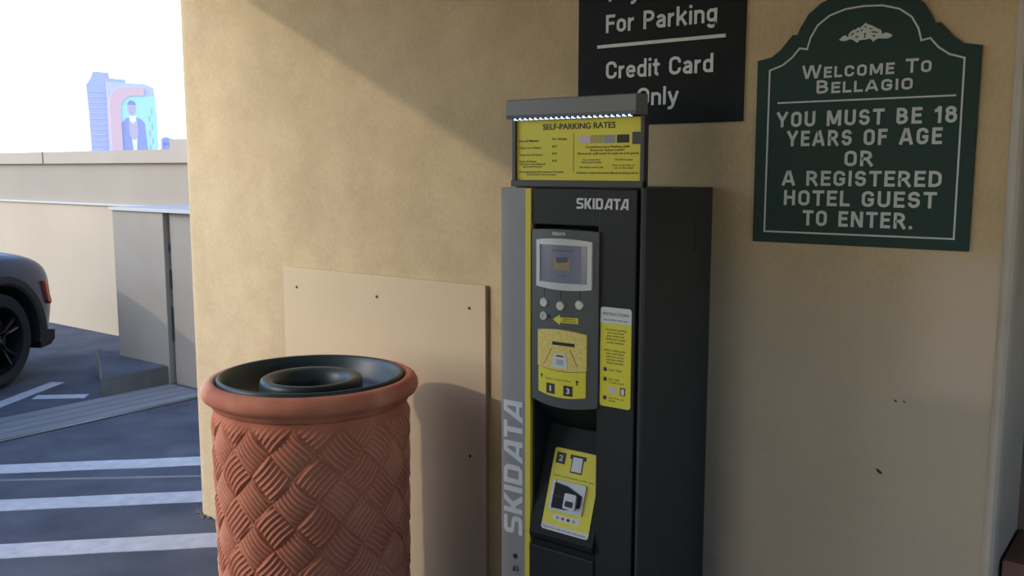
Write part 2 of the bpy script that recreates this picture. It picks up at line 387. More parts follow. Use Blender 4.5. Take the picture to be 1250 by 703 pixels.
def ribbon(bm, pts, T, y0, y1):
    P = [Vector(pts[0])]
    for q in pts[1:]:
        if (Vector(q) - P[-1]).length > 1e-5: P.append(Vector(q))
    closed = (P[0] - P[-1]).length < 1e-4
    if closed: P.pop()
    n = len(P); Lf, Rt = [], []
    for i in range(n):
        a = P[i - 1] if (i or closed) else None; c = P[(i + 1) % n] if (i < n - 1 or closed) else None
        d1 = (P[i] - a).normalized() if a is not None else None; d2 = (c - P[i]).normalized() if c is not None else None
        d1 = d1 or d2; d2 = d2 or d1
        n1 = Vector((-d1.y, d1.x)); n2 = Vector((-d2.y, d2.x)); mm = (n1 + n2)
        mm = mm.normalized() if mm.length > .2 else n1
        k = T / 2 / max(.45, mm.dot(n1)); Lf.append(P[i] + mm * k); Rt.append(P[i] - mm * k)
    V = [[bm.verts.new((q.x, y, q.y)) for q in row] for row in (Lf, Rt) for y in (y0, y1)]
    rng = range(n if closed else n - 1)
    for i in rng:
        j = (i + 1) % n
        bm.faces.new((V[0][i], V[0][j], V[2][j], V[2][i])); bm.faces.new((V[1][i], V[3][i], V[3][j], V[1][j]))
        bm.faces.new((V[0][i], V[1][i], V[1][j], V[0][j])); bm.faces.new((V[2][i], V[2][j], V[3][j], V[3][i]))
    if not closed:
        for i in (0, n - 1): bm.faces.new((V[0][i], V[2][i], V[3][i], V[1][i]))
def sign_text(s, x0, x1, z0, z1, y, m, parent, T=.17, gap=.13, small=None, depth=.0012):
    """one mesh per word; letters keep an even stroke weight while the centre lines stretch to fill x0..x1"""
    H = z1 - z0; Wd = (x1 - x0) / H; sc = [(.8 if small and ch.islower() else 1.) for ch in s]
    S = s.upper() if small else s
    def layout(sx):
        x = 0; out = []
        for ch, k in zip(S, sc):
            w_, st = sign_glyph(ch, T)
            ww = (T + (w_ - T) * sx) * k if w_ > T else T * k * (1 if ch != ' ' else sx)
            out.append((x, ww, w_, k, st, ch)); x += ww + gap * (.6 + .4 * sx)
        return out, x - gap * (.6 + .4 * sx)
    lo, hi = .2, 4
    for _ in range(40):
        sx = (lo + hi) / 2
        if layout(sx)[1] < Wd: lo = sx
        else: hi = sx
    out, _ = layout(sx); bm = bmesh.new(); n = 0
    for x, ww, w_, k, st, ch in out + [(0, 0, 0, 0, [], ' ')]:
        if ch == ' ':
            if n: fin('lettering', bm, m, parent); bm = bmesh.new(); n = 0
            continue
        for p in st:
            # centre line x: inset half a stroke stays constant
            q = [((x + T * k / 2 + (u - T / 2) * (ww - T * k) / max(1e-6, (w_ - T))) if w_ > T else x + T * k / 2, v * k) for u, v in p]
            n += 1; ribbon(bm, [(x0 + a * H, z0 + b * H) for a, b in q], T * H * (.92 if k < 1 else 1), y, y - depth - .00004 * (n % 3))
    bm.free()

# block lettering of the machine's maker, unit height, on a polygon grid
def blockword():
    G = {
     'S': (.78, [[(0, .0), (.60, .0), (.78, .12), (.78, .42), (.66, .56), (.22, .62), (.22, .80), (.76, .80), (.76, 1), (.14, 1), (0, .88), (0, .58), (.10, .45), (.56, .38), (.56, .20), (0, .20)]]),
     'K': (.80, [[(0, 0), (.22, 0), (.22, .36), (.30, .36), (.54, 0), (.82, 0), (.50, .50), (.80, 1), (.54, 1), (.30, .62), (.22, .62), (.22, 1), (0, 1)]]),
     'I': (.22, [[(0, 0), (.22, 0), (.22, 1), (0, 1)]]),
     'D': (.80, [[(0, 0), (.62, 0), (.80, .18), (.80, .82), (.62, 1), (0, 1), (0, .8), (.52, .8), (.58, .72), (.58, .28), (.52, .2), (.22, .2), (.22, .7), (0, .7)]]),
     'A': (.90, [[(0, 0), (.24, 0), (.32, .18), (.66, .18), (.66, 0), (.88, 0), (.88, 1), (.50, 1)], ]),
     'T': (.74, [[(.26, 0), (.48, 0), (.48, .8), (.74, .8), (.74, 1), (0, 1), (0, .8), (.26, .8)]]),
    }
    holes = {'A': [(.42, .38), (.66, .38), (.66, .80), (.62, .80)]}
    out = []; x = 0
    for ch in 'SKIDATA':
        wd, polys = G[ch]
        if ch == 'A':   # built from bars so that the counter stays open
            polys = [[(0, 0), (.24, 0), (.68, 1), (.46, 1)], [(.68, 0), (.90, 0), (.90, 1), (.68, 1)], [(.46, 1), (.68, 1), (.68, .8), (.59, .8)], [(.22, .16), (.68, .16), (.68, .34), (.30, .34)]]
        if ch == 'D':
            polys = [[(0, 0), (.22, 0), (.22, 1), (0, 1)], [(.22, 0), (.62, 0), (.58, .2), (.22, .2)], [(.22, .8), (.58, .8), (.62, 1), (.22, 1)], [(.62, 0), (.80, .18), (.80, .82), (.62, 1), (.58, .8), (.58, .2)]]
        for p in polys: out.append([(x + u, v) for u, v in p])
        x += wd + (.13 if ch != 'T' else -.04)
    return out, x - .13

def logo(name, tf, y, m, parent, depth=.0015):
    polys, W = blockword(); bm = bmesh.new()
    for k, p in enumerate(polys): pr(bm, [(u / W, v) for u, v in p], 0, -depth - .00015 * (k % 4), tf)
    return fin(name, bm, m, parent)


# ================================================================== SETTING
# floor (parking deck)
bm = bmesh.new(); bx(bm, -30, 6, -14, 2.45, -.25, 0)
floor = struct(fin('floor', bm, 'asphalt'), 'dark blue grey coated parking deck with white hatching', 'floor')

# main wall with rounded left end
def wall_outline():
    r = .11; xl = -3.745; th = .28
    p = [(xl + r * (1 - math.cos(a)), r * (1 - math.sin(a))) for a in [PI / 2 * i / 8 for i in range(9)]]
    # p runs from (xl, r) to (xl + r, 0)
    return [(xl, th)] + p + [(-.392, 0), (-.392, th)]
wall = prism('wall_back', wall_outline(), -.02, 3.4, 'stucco', tf=lambda u, v, d: (u, v, d))
struct(wall, 'tan stucco wall behind the payment machine and the bin', 'wall')
# chips in the stucco
for x, z, s in ((-.652, .818, .010), (-.621, 1.011, .005), (-.60, 1.012, .004)):
    bm = bmesh.new(); pr(bm, [(x - s, z + .6 * s), (x - .2 * s, z + .5 * s), (x + s * .9, z - .4 * s), (x + s * .2, z - .7 * s), (x - .6 * s, z - .1 * s)], -.0015, .001)
    fin('chip', bm, 'gap', wall)
# rounded corner bead at the right end
bm = bmesh.new()
pts = [(-.400, .0), (-.397, -.006), (-.390, -.012), (-.380, -.014), (-.372, -.008), (-.367, .004), (-.365, .03), (-.365, .28), (-.392, .28), (-.392, .0)]
pr(bm, pts, 0, 3.4, lambda u, v, d: (u, v, d))
struct(fin('trim_1', bm, 'bead', smooth=False), 'pale rounded corner bead on the right end of the tan wall', 'trim')
# recess beyond the corner
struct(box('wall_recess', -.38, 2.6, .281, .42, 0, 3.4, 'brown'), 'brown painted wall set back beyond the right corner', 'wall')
box_ = empty('low_cabinet', (-.1, .16, 0), 'low black cabinet with a reddish brown top band in the recess at the right corner', 'cabinet')
box('body', -.352, .25, .03, .27, 0, .595, 'k_dark', box_, .004)
box('top_band', -.358, .256, .024, .276, .595, .645, 'band', box_, .004)

# ceiling slab of the covered part
struct(prism('ceiling', [(-3.84, .3), (-3.84, 0), (-1.774, -7.2), (2.6, -7.2), (2.6, .3)], 2.6, 2.85, 'ceil', tf=lambda u, v, d: (u, v, d)), 'painted concrete soffit over the covered bay', 'ceiling')
# unseen low wall and beam, added to cut light from the right
struct(box('wall_blocker_right', 2.35, 2.6, -7.2, .281, 0, 1.15, 'stucco'), 'low tan side wall added out of view to cut light from the right', 'wall')
struct(box('beam_blocker_right', 2.35, 2.6, -7.2, .281, 2.1, 2.6, 'stucco'), 'tan edge beam added out of view to cut light from the right', 'beam')
struct(box('wall_blocker_front', -1.6, 2.6, -7.2, -6.9, 0, 3.4, 'stucco'), 'tan stucco wall added behind the camera to block bright sky reflections', 'wall')  # added behind the camera so the signs do not reflect bright sky
struct(box('pier', -3.02, -2.02, -2.86, -2.22, 0, 2.6, 'stucco'), 'square stucco pier added out of view left of the camera to block the sun', 'pier')  # unseen blocker, added to keep sun off the machine and low right wall

# parapet
struct(box('wall_parapet', -30, -2.6, 2.30, 2.50, 0, 1.262, 'parapet_lo'), 'beige lower parapet wall beyond the parked car', 'wall')
struct(box('wall_parapet_upper', -30, -2.6, 2.335, 2.50, 1.262, 1.655, 'parapet_up'), 'grey beige upper band of the parapet', 'wall')
cop = struct(box('trim_2', -30, -2.6, 2.29, 2.58, 1.655, 1.772, 'coping'), 'pale coping slab along the top of the parapet', 'trim')
for x in (-12.6, -9.62, -6.6): box('joint', x - .006, x + .006, 2.286, 2.30, 1.655, 1.7735, 'gap', cop)
struct(box('trim_3', -7.42, -2.6, 2.33, 2.50, 1.772, 1.86, 'coping'), 'short raised block on the coping beside the tan wall', 'trim')
struct(box('trim_4', -30, -2.6, 2.275, 2.335, 1.255, 1.275, 'whitecap'), 'thin pale ledge between the two parapet bands', 'trim')

# projecting box in front of the parapet
pb = empty('wall_box', (-6.47, 1.86, 0), 'grey beige boxed pier with a white cap in front of the parapet', 'pier')
box('casing', -6.84, -6.155, 1.43, 2.30, 0, 1.285, 'box', pb, .004)
box('cap', -6.86, -5.2, 1.41, 2.30, 1.285, 1.31, 'whitecap', pb, .003)
box('side_casing', -6.135, -5.2, 1.47, 2.30, 0, 1.285, 'box', pb, .004)
box('downpipe_seam', -6.156, -6.134, 1.50, 1.54, 0, 1.285, 'gap', pb)
for z0, z1 in ((.33, .58), (.72, .86), (1.0, 1.05)): box('bracket', -6.160, -6.130, 1.465, 1.50, z0, z1, 'gap', pb)

# kerb block
kb = [(-6.175, .93), (-6.175, 1.43), (-6.84, 1.43), (-6.84, 2.3), (-8.6, 2.3), (-7.6, 1.95), (-6.60, 1.06)]
o = prism('kerb', [(-6.175, .90), (-6.175, 1.428), (-7.2, 1.428), (-6.66, 1.16)], 0.0, .136, 'kerb', tf=lambda u, v, d: (u, v, d))
tag(o, 'low dark concrete kerb block at the foot of the boxed pier', 'kerb')
prism('coated_top', [(-6.19, .92), (-6.19, 1.428), (-7.18, 1.428), (-6.66, 1.175)], .136, .139, 'asphalt', o, lambda u, v, d: (u, v, d))

# gutter strip
gs = empty('gutter_strip', (-5.92, -.5, 0), 'flat grey concrete strip with a steel edge crossing the deck', 'gutter')
prism('slab', [(-6.16, -9), (-5.66, -9), (-5.66, 1.425), (-6.16, 1.425)], 0, .006, 'concrete', gs, lambda u, v, d: (u, v, d))
box('edge_angle', -5.645, -5.63, -9, 1.465, 0, .007, 'metal', gs)
box('edge_joint', -5.66, -5.645, -9, 1.465, 0, .003, 'gap', gs)
box('edge_joint', -6.185, -6.16, -9, .88, 0, .003, 'gap', gs)
box('edge_joint', -5.63, -5.61, -9, 1.465, 0, .003, 'gap', gs)
for x in (-6.03, -5.90, -5.78): box('score_line', x - .003, x + .003, -9, 1.425, .006, .0065, 'gap', gs)

# painted lines on the deck
def stripe(a, b, wd, z=.003, name='painted_stripe', label='', group=None, m='white_line'):
    a, b = Vector(a), Vector(b); d = (b - a).normalized(); n = Vector((-d.y, d.x)) * wd / 2
    pts = [a + n, b + n, b - n, a - n]
    k = 14; up = [a + n + (b - a) * i / k + n * random.uniform(-.05, .05) for i in range(k + 1)]
    dn = [a - n + (b - a) * i / k + n * random.uniform(-.05, .05) for i in range(k + 1)]
    o = prism(name, [tuple(p) for p in up + dn[::-1]], 0, z, m, tf=lambda u, v, dd: (u, v, dd))
    return tag(o, label, 'stripe', group)
hd = Vector((1, 1)).normalized()
labs = ['white hatching stripe farthest from the bin, next to the gutter strip', 'white hatching stripe, middle of the three beside the wall corner',
        'white hatching stripe nearest the camera, running behind the bin']
for (mx, my), lab, back, fwd in (((-5.106, -.267), labs[0], 5, 2.6), ((-4.542, -.520), labs[1], 5, 1.6), ((-3.988, -.775), labs[2], 5, .93)):
    c = Vector((mx, my))
    # clip the far ends against the gutter strip
    t0 = min(back, (c.x + 5.60) / hd.x) if False else back
    a = c - hd * min(back, 6); 
    if a.x < -5.55: a = c - hd * ((c.x + 5.55) / hd.x)
    stripe(a, c + hd * fwd, .155, label=lab, group='hatching stripes beside the wall')
stripe((-5.55, -1.93 - .0), (-3.0, .0 - .0 + .62 - .0 - .0), .03, z=.0015, name='faint_line', label='faint thin worn line between the hatching stripes', m='concrete') if False else None
stripe((-5.35, -.72), (-4.15, .32), .028, z=.0015, name='faint_line', label='faint thin worn line between the two far hatching stripes', m='concrete')
stripe((-6.45, .22), (-6.89, .95), .11, name='bay_line', label='white parking bay line running away beside the car wheel')
stripe((-6.56, .62), (-6.30, .86), .11, name='bay_line', label='short white diagonal line beside the foot of the kerb')
stripe((-6.30, -.10), (-6.24, .20), .09, name='bay_line', label='short white line at the far edge of the gutter strip')

bm = bmesh.new()
for i in range(60):
    a_ = random.uniform(PI * .95, PI * 1.6); r_ = .11 + abs(random.gauss(0, .018)) + .004
    c_ = Vector((-3.635 + r_ * math.cos(a_), .11 + r_ * math.sin(a_), .003)); k_ = random.uniform(.003, .008)
    bmesh.ops.create_icosphere(bm, subdivisions=1, radius=k_, matrix=Matrix.Translation(c_) @ Matrix.Diagonal((1.3, .9, .5, 1)))
tag(fin('grit', bm, 'kerb'), 'dark grit gathered at the foot of the rounded wall corner', 'grit', kind='stuff')

# ================================================================== WALL PANEL
pn = empty('wall_panel', (-2.49, -.012, 0), 'large tan painted access board screwed to the wall behind the bin', 'panel')
box('board', -3.015, -1.957, -.016, 0, .02, 1.208, 'board', pn, .002)
for x, z in ((-2.931, 1.129), (-2.477, 1.128), (-2.028, 1.125), (-2.028, .60), (-2.931, .60)):
    bm = bmesh.new(); cyl(bm, (x, -.016, z), (0, -1, 0), .0055, .0022, 12); fin('screw', bm, 'k_side', pn)

# ================================================================== BLACK SIGN
bs = empty('black_sign', (-1.327, -.004, 1.73), 'black wall sign in white letters ending Credit Card Only', 'sign')
prism('board', rr(-1.596, -1.058, 1.73, 2.42, .004), 0, -.006, 'sign_black', bs)
D = -.006
sign_text('Pay Station', -1.49, -1.14, 2.093, 2.146, D, 'sign_white', bs, T=.165, gap=.12)
sign_text('Please Use', -1.48, -1.15, 2.19, 2.243, D, 'sign_white', bs, T=.165, gap=.12)
sign_text('For Parking', -1.498, -1.141, 2.003, 2.055, D, 'sign_white', bs, T=.165, gap=.12)
box('rule', -1.528, -1.114, D - .0012, D, 1.9595, 1.969, 'sign_white', bs)
sign_text('Credit Card', -1.496, -1.149, 1.868, 1.919, D, 'sign_white', bs, T=.165, gap=.12)
sign_text('Only', -1.387, -1.254, 1.785, 1.836, D, 'sign_white', bs, T=.165, gap=.12)

# ================================================================== GREEN SIGN
gn = empty('green_sign', (-.744, -.005, 1.403), 'dark green arched wall sign welcoming guests aged 18 or over', 'sign')
def arcpts(cx, cz, rx, rz, a0, a1, n):
    return [(cx + rx * math.cos(math.radians(a0 + (a1 - a0) * i / n)), cz + rz * math.sin(math.radians(a0 + (a1 - a0) * i / n))) for i in range(n + 1)]
def sign_outline(ins=0.):
    """half outline on the right, mirrored; ins shrinks towards the border line"""
    cx = -.744
    if ins == 0:
        R = [(.272, 1.403), (.274, 1.888), (.236, 1.895), (.212, 1.912), (.193, 1.934), (.181, 1.948), (.168, 1.948), (.160, 1.966), (.140, 1.998), (.108, 2.022), (.070, 2.038), (.035, 2.046), (0, 2.049)]
    else:
        R = [(.239, 1.432), (.239, 1.861), (.205, 1.872), (.180, 1.890), (.160, 1.913), (.140, 1.909), (.132, 1.938), (.115, 1.967), (.085, 1.989), (.045, 2.001), (0, 2.004)]
    return [(cx + u, v) for u, v in R] + [(cx - u, v) for u, v in R[-2::-1]]
prism('board', sign_outline(), 0, -.010, 'sign_green', gn)
bm = bmesh.new()
for q in band(sign_outline(1), .0042): pr(bm, [tuple(v) for v in q], -.010, -.0112)
fin('border_line', bm, 'sign_pale', gn)
D = -.010
cx = -.744
box('rule', -.958, -.519, D - .0012, D, 1.7725, 1.7765, 'sign_pale', gn)
for s, a, b, z0, z1 in (('Welcome To', -.894, -.578, 1.8335, 1.8675), ('Bellagio', -.855, -.619, 1.794, 1.828)):
    sign_text(s, a, b, z0, z1, D, 'sign_pale', gn, T=.185, gap=.20, small=True)
for s, a, b, z0, z1 in (('YOU MUST BE 18', -.959, -.514, 1.7105, 1.7500), ('YEARS OF AGE', -.929, -.545, 1.6600, 1.7000), ('OR', -.775, -.705, 1.6075, 1.6465),
                        ('A REGISTERED', -.938, -.540, 1.5565, 1.5955), ('HOTEL GUEST', -.931, -.550, 1.5045, 1.5445), ('TO ENTER.', -.877, -.602, 1.4520, 1.4920)):
    sign_text(s, a, b, z0, z1, D, 'sign_pale', gn, T=.19, gap=.20)
# scrolled ornament
bm = bmesh.new()
def blob(pts): pr(bm, pts, D, D - .0014)
blob([(-0.8023, 1.9262), (-0.7912, 1.9354), (-0.7853, 1.9354), (-0.7801, 1.93), (-0.7782, 1.9388), (-0.7746, 1.9432), (-0.7664, 1.9484), (-0.7616, 1.9483), (-0.755, 1.9536), (-0.751, 1.951), (-0.738, 1.9626), (-0.7321, 1.9586), (-0.7215, 1.9543), (-0.712, 1.9484), (-0.7014, 1.9431), (-0.6983, 1.9384), (-0.6973, 1.9315), (-0.6926, 1.9334), (-0.6884, 1.9349), (-0.6789, 1.9319), (-0.6723, 1.9278), (-0.6737, 1.9236), (-0.6813, 1.9203), (-0.6919, 1.9203), (-0.7049, 1.9222), (-0.7108, 1.9199), (-0.7179, 1.9152), (-0.7219, 1.9204), (-0.7262, 1.9236), (-0.7356, 1.9217), (-0.7427, 1.9215), (-0.751, 1.9212), (-0.7569, 1.9154), (-0.7652, 1.9216), (-0.7735, 1.9259), (-0.7853, 1.9226), (-0.7947, 1.9225)])
so = fin('scroll_ornament', bm, 'sign_pale', gn)
bm = bmesh.new()
for q in [[(-0.7404, 1.937), (-0.7375, 1.9384), (-0.7356, 1.9353), (-0.7375, 1.9306), (-0.7366, 1.9257), (-0.7404, 1.9261), (-0.7394, 1.9309)], [(-0.7392, 1.9562), (-0.7366, 1.9543), (-0.7352, 1.9502), (-0.738, 1.9505), (-0.7397, 1.9531)], [(-0.7735, 1.9358), (-0.7675, 1.9412), (-0.7645, 1.9399), (-0.7699, 1.9347), (-0.7723, 1.933)], [(-0.7605, 1.9417), (-0.755, 1.9447), (-0.7522, 1.9429), (-0.7569, 1.9405)], [(-0.7262, 1.9391), (-0.7167, 1.9404), (-0.7101, 1.9383), (-0.7049, 1.9343), (-0.712, 1.936), (-0.7203, 1.9374)], [(-0.7215, 1.9289), (-0.7144, 1.9315), (-0.7108, 1.9291), (-0.7167, 1.9269)], [(-0.764, 1.9299), (-0.7569, 1.9323), (-0.7534, 1.93), (-0.7588, 1.9277)], [(-0.7309, 1.9481), (-0.7238, 1.9485), (-0.7167, 1.9448), (-0.7238, 1.9456)], [(-0.7498, 1.9441), (-0.7451, 1.9479), (-0.7432, 1.9453), (-0.747, 1.9419)]]: pr(bm, q, D - .0014, D - .0019)
tag(fin('scroll_holes', bm, 'sign_green', so), kind='stuff')  # small dark green holes in the ornament

# ================================================================== PAYMENT MACHINE
pm = empty('parking_payment_machine', (-1.37, -.2, 0), 'tall charcoal parking payment machine with yellow rate board standing against the wall', 'payment machine')
F = -.395
box('body', -1.597, -1.141, -.255, -.002, 0, 1.550, 'k_side', pm, .003)
prism('right_cover', [(-1.158, -.385), (-1.153, -.391), (-1.146, -.391), (-1.141, -.385), (-1.141, -.256), (-1.158, -.256)], 0, 1.553, 'k_side', pm, lambda u, v, d: (u, v, d))
bm = bmesh.new()
for z in (1.452, 1.432, 1.414, 1.398, 1.382): bx(bm, -1.1412, -1.1402, -.112, -.104, z - .005, z + .005)
fin('vent_slots', bm, 'k_dark', pm)
ls = prism('side_strip', [(-1.599, -.256), (-1.599, -.388), (-1.594, -.394), (-1.509, -.394), (-1.509, -.256)], 0, 1.549, 'k_grey', pm, lambda u, v, d: (u, v, d))
tag(ls, 'lighter grey front strip with the vertical maker lettering')
box('yellow_strip', -1.509, -1.491, -.396, -.256, 0, 1.548, 'yellow_strip', pm, .001)
# top fascia and right post of the black front
box('top_fascia', -1.491, -1.275, -.392, -.256, 1.452, 1.548, 'k_black', pm, .002)
box('front_post', -1.275, -1.163, -.395, -.256, 0, 1.548, 'k_black', pm, .003)
box('post_joint', -1.163, -1.158, -.375, -.256, 0, 1.548, 'k_dark', pm)
logo('maker_lettering', lambda u, v, d: (-1.342 + u * .156, -.3955 + d, 1.497 + v * .028), F, 'sign_white', pm)
logo('vertical_lettering', lambda u, v, d: (-1.519 - v * .066, -.394 + d, .556 + u * .392), F, 'sign_white', ls)
for z, r in ((.489, .0075), (.452, .010)):
    bm = bmesh.new(); cyl(bm, (-1.544, -.394, z), (0, -1, 0), r, .002 if z > .47 else .006, 20)
    fin('lock_hole' if z > .47 else 'lock', bm, 'k_dark' if z > .47 else 'metal', ls)
box('key_slot', -1.546, -1.542, -.4015, -.400, .446, .458, 'k_dark', ls)
# recess behind: dark liner
box('recess_back', -1.491, -1.275, -.262, -.256, .55, 1.452, 'k_dark', pm)
box('recess_side', -1.491, -1.484, -.385, -.262, .55, 1.452, 'k_dark', pm)

# control module: gently bulged face with an arched lower edge
def bulge(x, x0=-1.482, x1=-1.268, h=.014):
    t = (x - (x0 + x1) / 2) / ((x1 - x0) / 2); return h * (1 - t * t)
MF = -.402
def curved_plate(name, pts_top, pts_bot, y_front, y_back, m, parent, nx=16, xs=None, keep=None):
    """plate whose face follows the bulge; top and bottom edges are functions of x"""
    x0, x1 = xs; bm = bmesh.new(); fr, bk = [], []
    for i in range(nx + 1):
        x = x0 + (x1 - x0) * i / nx; a, b = pts_bot(x), pts_top(x)
        fr.append([bm.verts.new((x, y_front - bulge(x), z)) for z in (a, b)]); bk.append([bm.verts.new((x, y_back - (bulge(x) if keep else 0), z)) for z in (a, b)])
    for i in range(nx):
        bm.faces.new((fr[i][0], fr[i + 1][0], fr[i + 1][1], fr[i][1])); bm.faces.new((bk[i][0], bk[i][1], bk[i + 1][1], bk[i + 1][0]))
        bm.faces.new((fr[i][1], fr[i + 1][1], bk[i + 1][1], bk[i][1])); bm.faces.new((fr[i][0], bk[i][0], bk[i + 1][0], fr[i + 1][0]))
    for e in (0, nx): bm.faces.new((fr[e][0], fr[e][1], bk[e][1], bk[e][0]))
    return fin(name, bm, m, parent)
def par(xc, hw, z, h): return lambda x: z + h * (1 - ((x - xc) / hw) ** 2)
mod = curved_plate('control_module', par(-1.375, .107, 1.438, .004), par(-1.375, .107, .972, -.013), MF, -.335, 'k_module', pm, 24, (-1.482, -1.268))
# underside chute sloping back
bm = bmesh.new()
vs = []
for i in range(13):
    x = -1.482 + .214 * i / 12; z = par(-1.375, .107, .974, -.013)(x)
    vs.append([bm.verts.new((x, MF - bulge(x) + .004, z)), bm.verts.new((x, -.345, z - .055)), bm.verts.new((x, -.30, .868)), bm.verts.new((x, -.262, .855)), bm.verts.new((x, -.262, .99))])
for i in range(12):
    for k in range(5): bm.faces.new((vs[i][k], vs[i + 1][k], vs[i + 1][(k + 1) % 5], vs[i][(k + 1) % 5]))
for e in (0, 12): bm.faces.new(vs[e])
fin('module_underside', bm, 'k_console', pm, smooth=False)
# screen bezel with bowed top and bottom, screen inside
xc = -1.3715
def ring_plate(name, xo, zo_t, zo_b, xi, zi_t, zi_b, m, parent, yf, th):
    bm = bmesh.new()
    def outline(hw, zt, zb, bow):
        n = 10
        return [(xc - hw + 2 * hw * i / n, zt + bow * (1 - (2 * i / n - 1) ** 2)) for i in range(n + 1)] + [(xc + hw - 2 * hw * i / n, zb - bow * (1 - (2 * i / n - 1) ** 2)) for i in range(n + 1)]
    O = outline(xo, zo_t, zo_b, .006); I = outline(xi, zi_t, zi_b, .0005)
    V = [[bm.verts.new((x, y - bulge(x), z)) for x, z in P] for P, y in ((O, yf), (I, yf), (I, yf + th), (O, yf + th))]
    n = len(O)
    for a in range(4):
        for i in range(n): j = (i + 1) % n; bm.faces.new((V[a][i], V[a][j], V[(a + 1) % 4][j], V[(a + 1) % 4][i]))
    return fin(name, bm, m, parent)
ring_plate('screen_bezel', .088, 1.412, 1.287, .0755, 1.4005, 1.3005, 'silver', pm, MF - .006, .007)
scr = curved_plate('screen', lambda x: 1.4005, lambda x: 1.3005, MF - .0015, MF + .003, 'lcd', pm, 8, (xc - .0755, xc + .0755), True)
curved_plate('screen_picture', lambda x: 1.367, lambda x: 1.335, MF - .002, MF - .001, 'lcd_pic', scr, 4, (-1.399, -1.349), True)
prism('screen_picture', [(-1.395, 1.3665), (-1.352, 1.3695), (-1.358, 1.356), (-1.388, 1.352)], MF - .0165, MF - .0158, 'lcd_ink', scr)
def mtf(u, t, d): return Vector((u, MF - bulge(u) + d, t))
def mtf2(u, t, d): return Vector((u, MF - .002 - bulge(u) + d, t))
text('screen_lettering', 'Please insert ticket', -1.405, -1.338, 1.384, 1.389, 0, 'lcd_ink', scr, tf=mtf2, depth=.0004)
text('screen_lettering', 'or card', -1.383, -1.362, 1.318, 1.323, 0, 'lcd_ink', scr, tf=mtf2, depth=.0004)
text('small_lettering', 'SKIDATA', -1.406, -1.362, 1.4265, 1.4345, 0, 'sign_white', pm, bold=.03, tf=mtf)
# push buttons and their lead lines
for x, z in ((-1.433, 1.243), (-1.377, 1.2385), (-1.319, 1.245)):
    yb = MF - bulge(x)
    bm = bmesh.new(); cyl(bm, (x, yb + .001, z), (0, -1, 0), .0135, .006, 28, .0115); fin('button', bm, 'button', pm, bevel=.0)
    box('lead_line', x - .001, x + .001, yb - .0006, yb + .001, z + .016, 1.280, 'k_dark', pm)
x, z = -1.434, 1.206; yb = MF - bulge(x)
bm = bmesh.new(); cyl(bm, (x, yb + .001, z), (0, -1, 0), .0130, .006, 28, .011); cb = fin('button', bm, 'button', pm)
text('button_lettering', 'C', x - .0035, x + .0035, z - .004, z + .005, yb - .0052, 'ink', cb, depth=.0004)
for dx in (.016, .021): box('braille_mark', x + dx, x + dx + .0025, yb - .0035, yb + .001, z - .005, z + .005, 'k_dark', pm)
bm = bmesh.new()
pts = [(-1.402, 1.200), (-1.379, 1.215), (-1.379, 1.2075), (-1.323, 1.2095), (-1.323, 1.1935), (-1.379, 1.193), (-1.379, 1.1865)]
pr(bm, pts, 0, -.001, mtf); ar = fin('arrow_sticker', bm, 'yellow', pm)
text('sticker_lettering', 'PRESS FOR\nASSISTANCE', -1.374, -1.328, 1.196, 1.2065, 0, 'ink_soft', ar, tf=lambda u, t, d: Vector((u, MF - .0008 - bulge(u) + d, t)), depth=.0005)
# ticket and card slot field
xr = -1.3755
rd = curved_plate('reader_plate', par(xr, .0785, 1.167, .007), par(xr, .0785, 1.070, -.008), MF - .004, MF + .002, 'reader', pm, 16, (xr - .0785, xr + .0785), True)
def rtf(u, t, d): return Vector((u, MF - .004 - bulge(u) + d, t))
bm = bmesh.new(); pr(bm, [(-1.400, 1.1405), (-1.331, 1.1405), (-1.331, 1.132), (-1.400, 1.132)], .001, -.0025, rtf); fin('ticket_slot', bm, 'k_dark', rd)
bm = bmesh.new(); pr(bm, [(-1.394, 1.110), (-1.357, 1.110), (-1.352, 1.070), (-1.402, 1.070)], .001, -.0022, rtf); tk = fin('ticket_picture', bm, 'card_white', rd)
bm = bmesh.new()
for z in (1.105, 1.092, 1.087, 1.082): pr(bm, [(-1.387, z), (-1.363, z), (-1.363, z - (.004 if z > 1.1 else .0015)), (-1.387, z - (.004 if z > 1.1 else .0015))], -.002, -.0027, rtf)
fin('ticket_print', bm, 'ink', tk)
bm = bmesh.new()
for a, b in (((-1.404, 1.122), (-1.432, 1.074)), ((-1.345, 1.122), (-1.322, 1.078))):
    pr(bm, [a, (a[0] + .0016, a[1]), (b[0] + .0016, b[1]), b], 0, -.0008, rtf)
tag(fin('guide_lines', bm, 'ink_soft', rd), kind='stuff')
yl = curved_plate('number_label', par(xr, .0765, 1.068, -.008), par(xr, .0765, .997, -.009), MF - .003, MF + .002, 'yellow', pm, 14, (-1.452, -1.299), True)
def ytf(u, t, d): return Vector((u, MF - .003 - bulge(u) + d, t))
for s, a in (('1', -1.4215), ('3', -1.3645)):
    bm = bmesh.new(); pr(bm, [(a, 1.024), (a + .028, 1.024), (a + .028, .996), (a, .996)], 0, -.0008, ytf); nb = fin('number_tile', bm, 'ink', yl)
    text('numeral', s, a + (.011 if s == '1' else .009), a + (.0165 if s == '1' else .0195), 1.003, 1.018, 0, 'card_white', nb, bold=.03, tf=lambda u, t, d: Vector((u, MF - .0038 - bulge(u) + d, t)), depth=.0005)
text('label_lettering', 'Insert / Take Ticket', -1.424, -1.342, 1.0345, 1.040, 0, 'ink_soft', yl, tf=ytf, depth=.0005)
bm = bmesh.new()
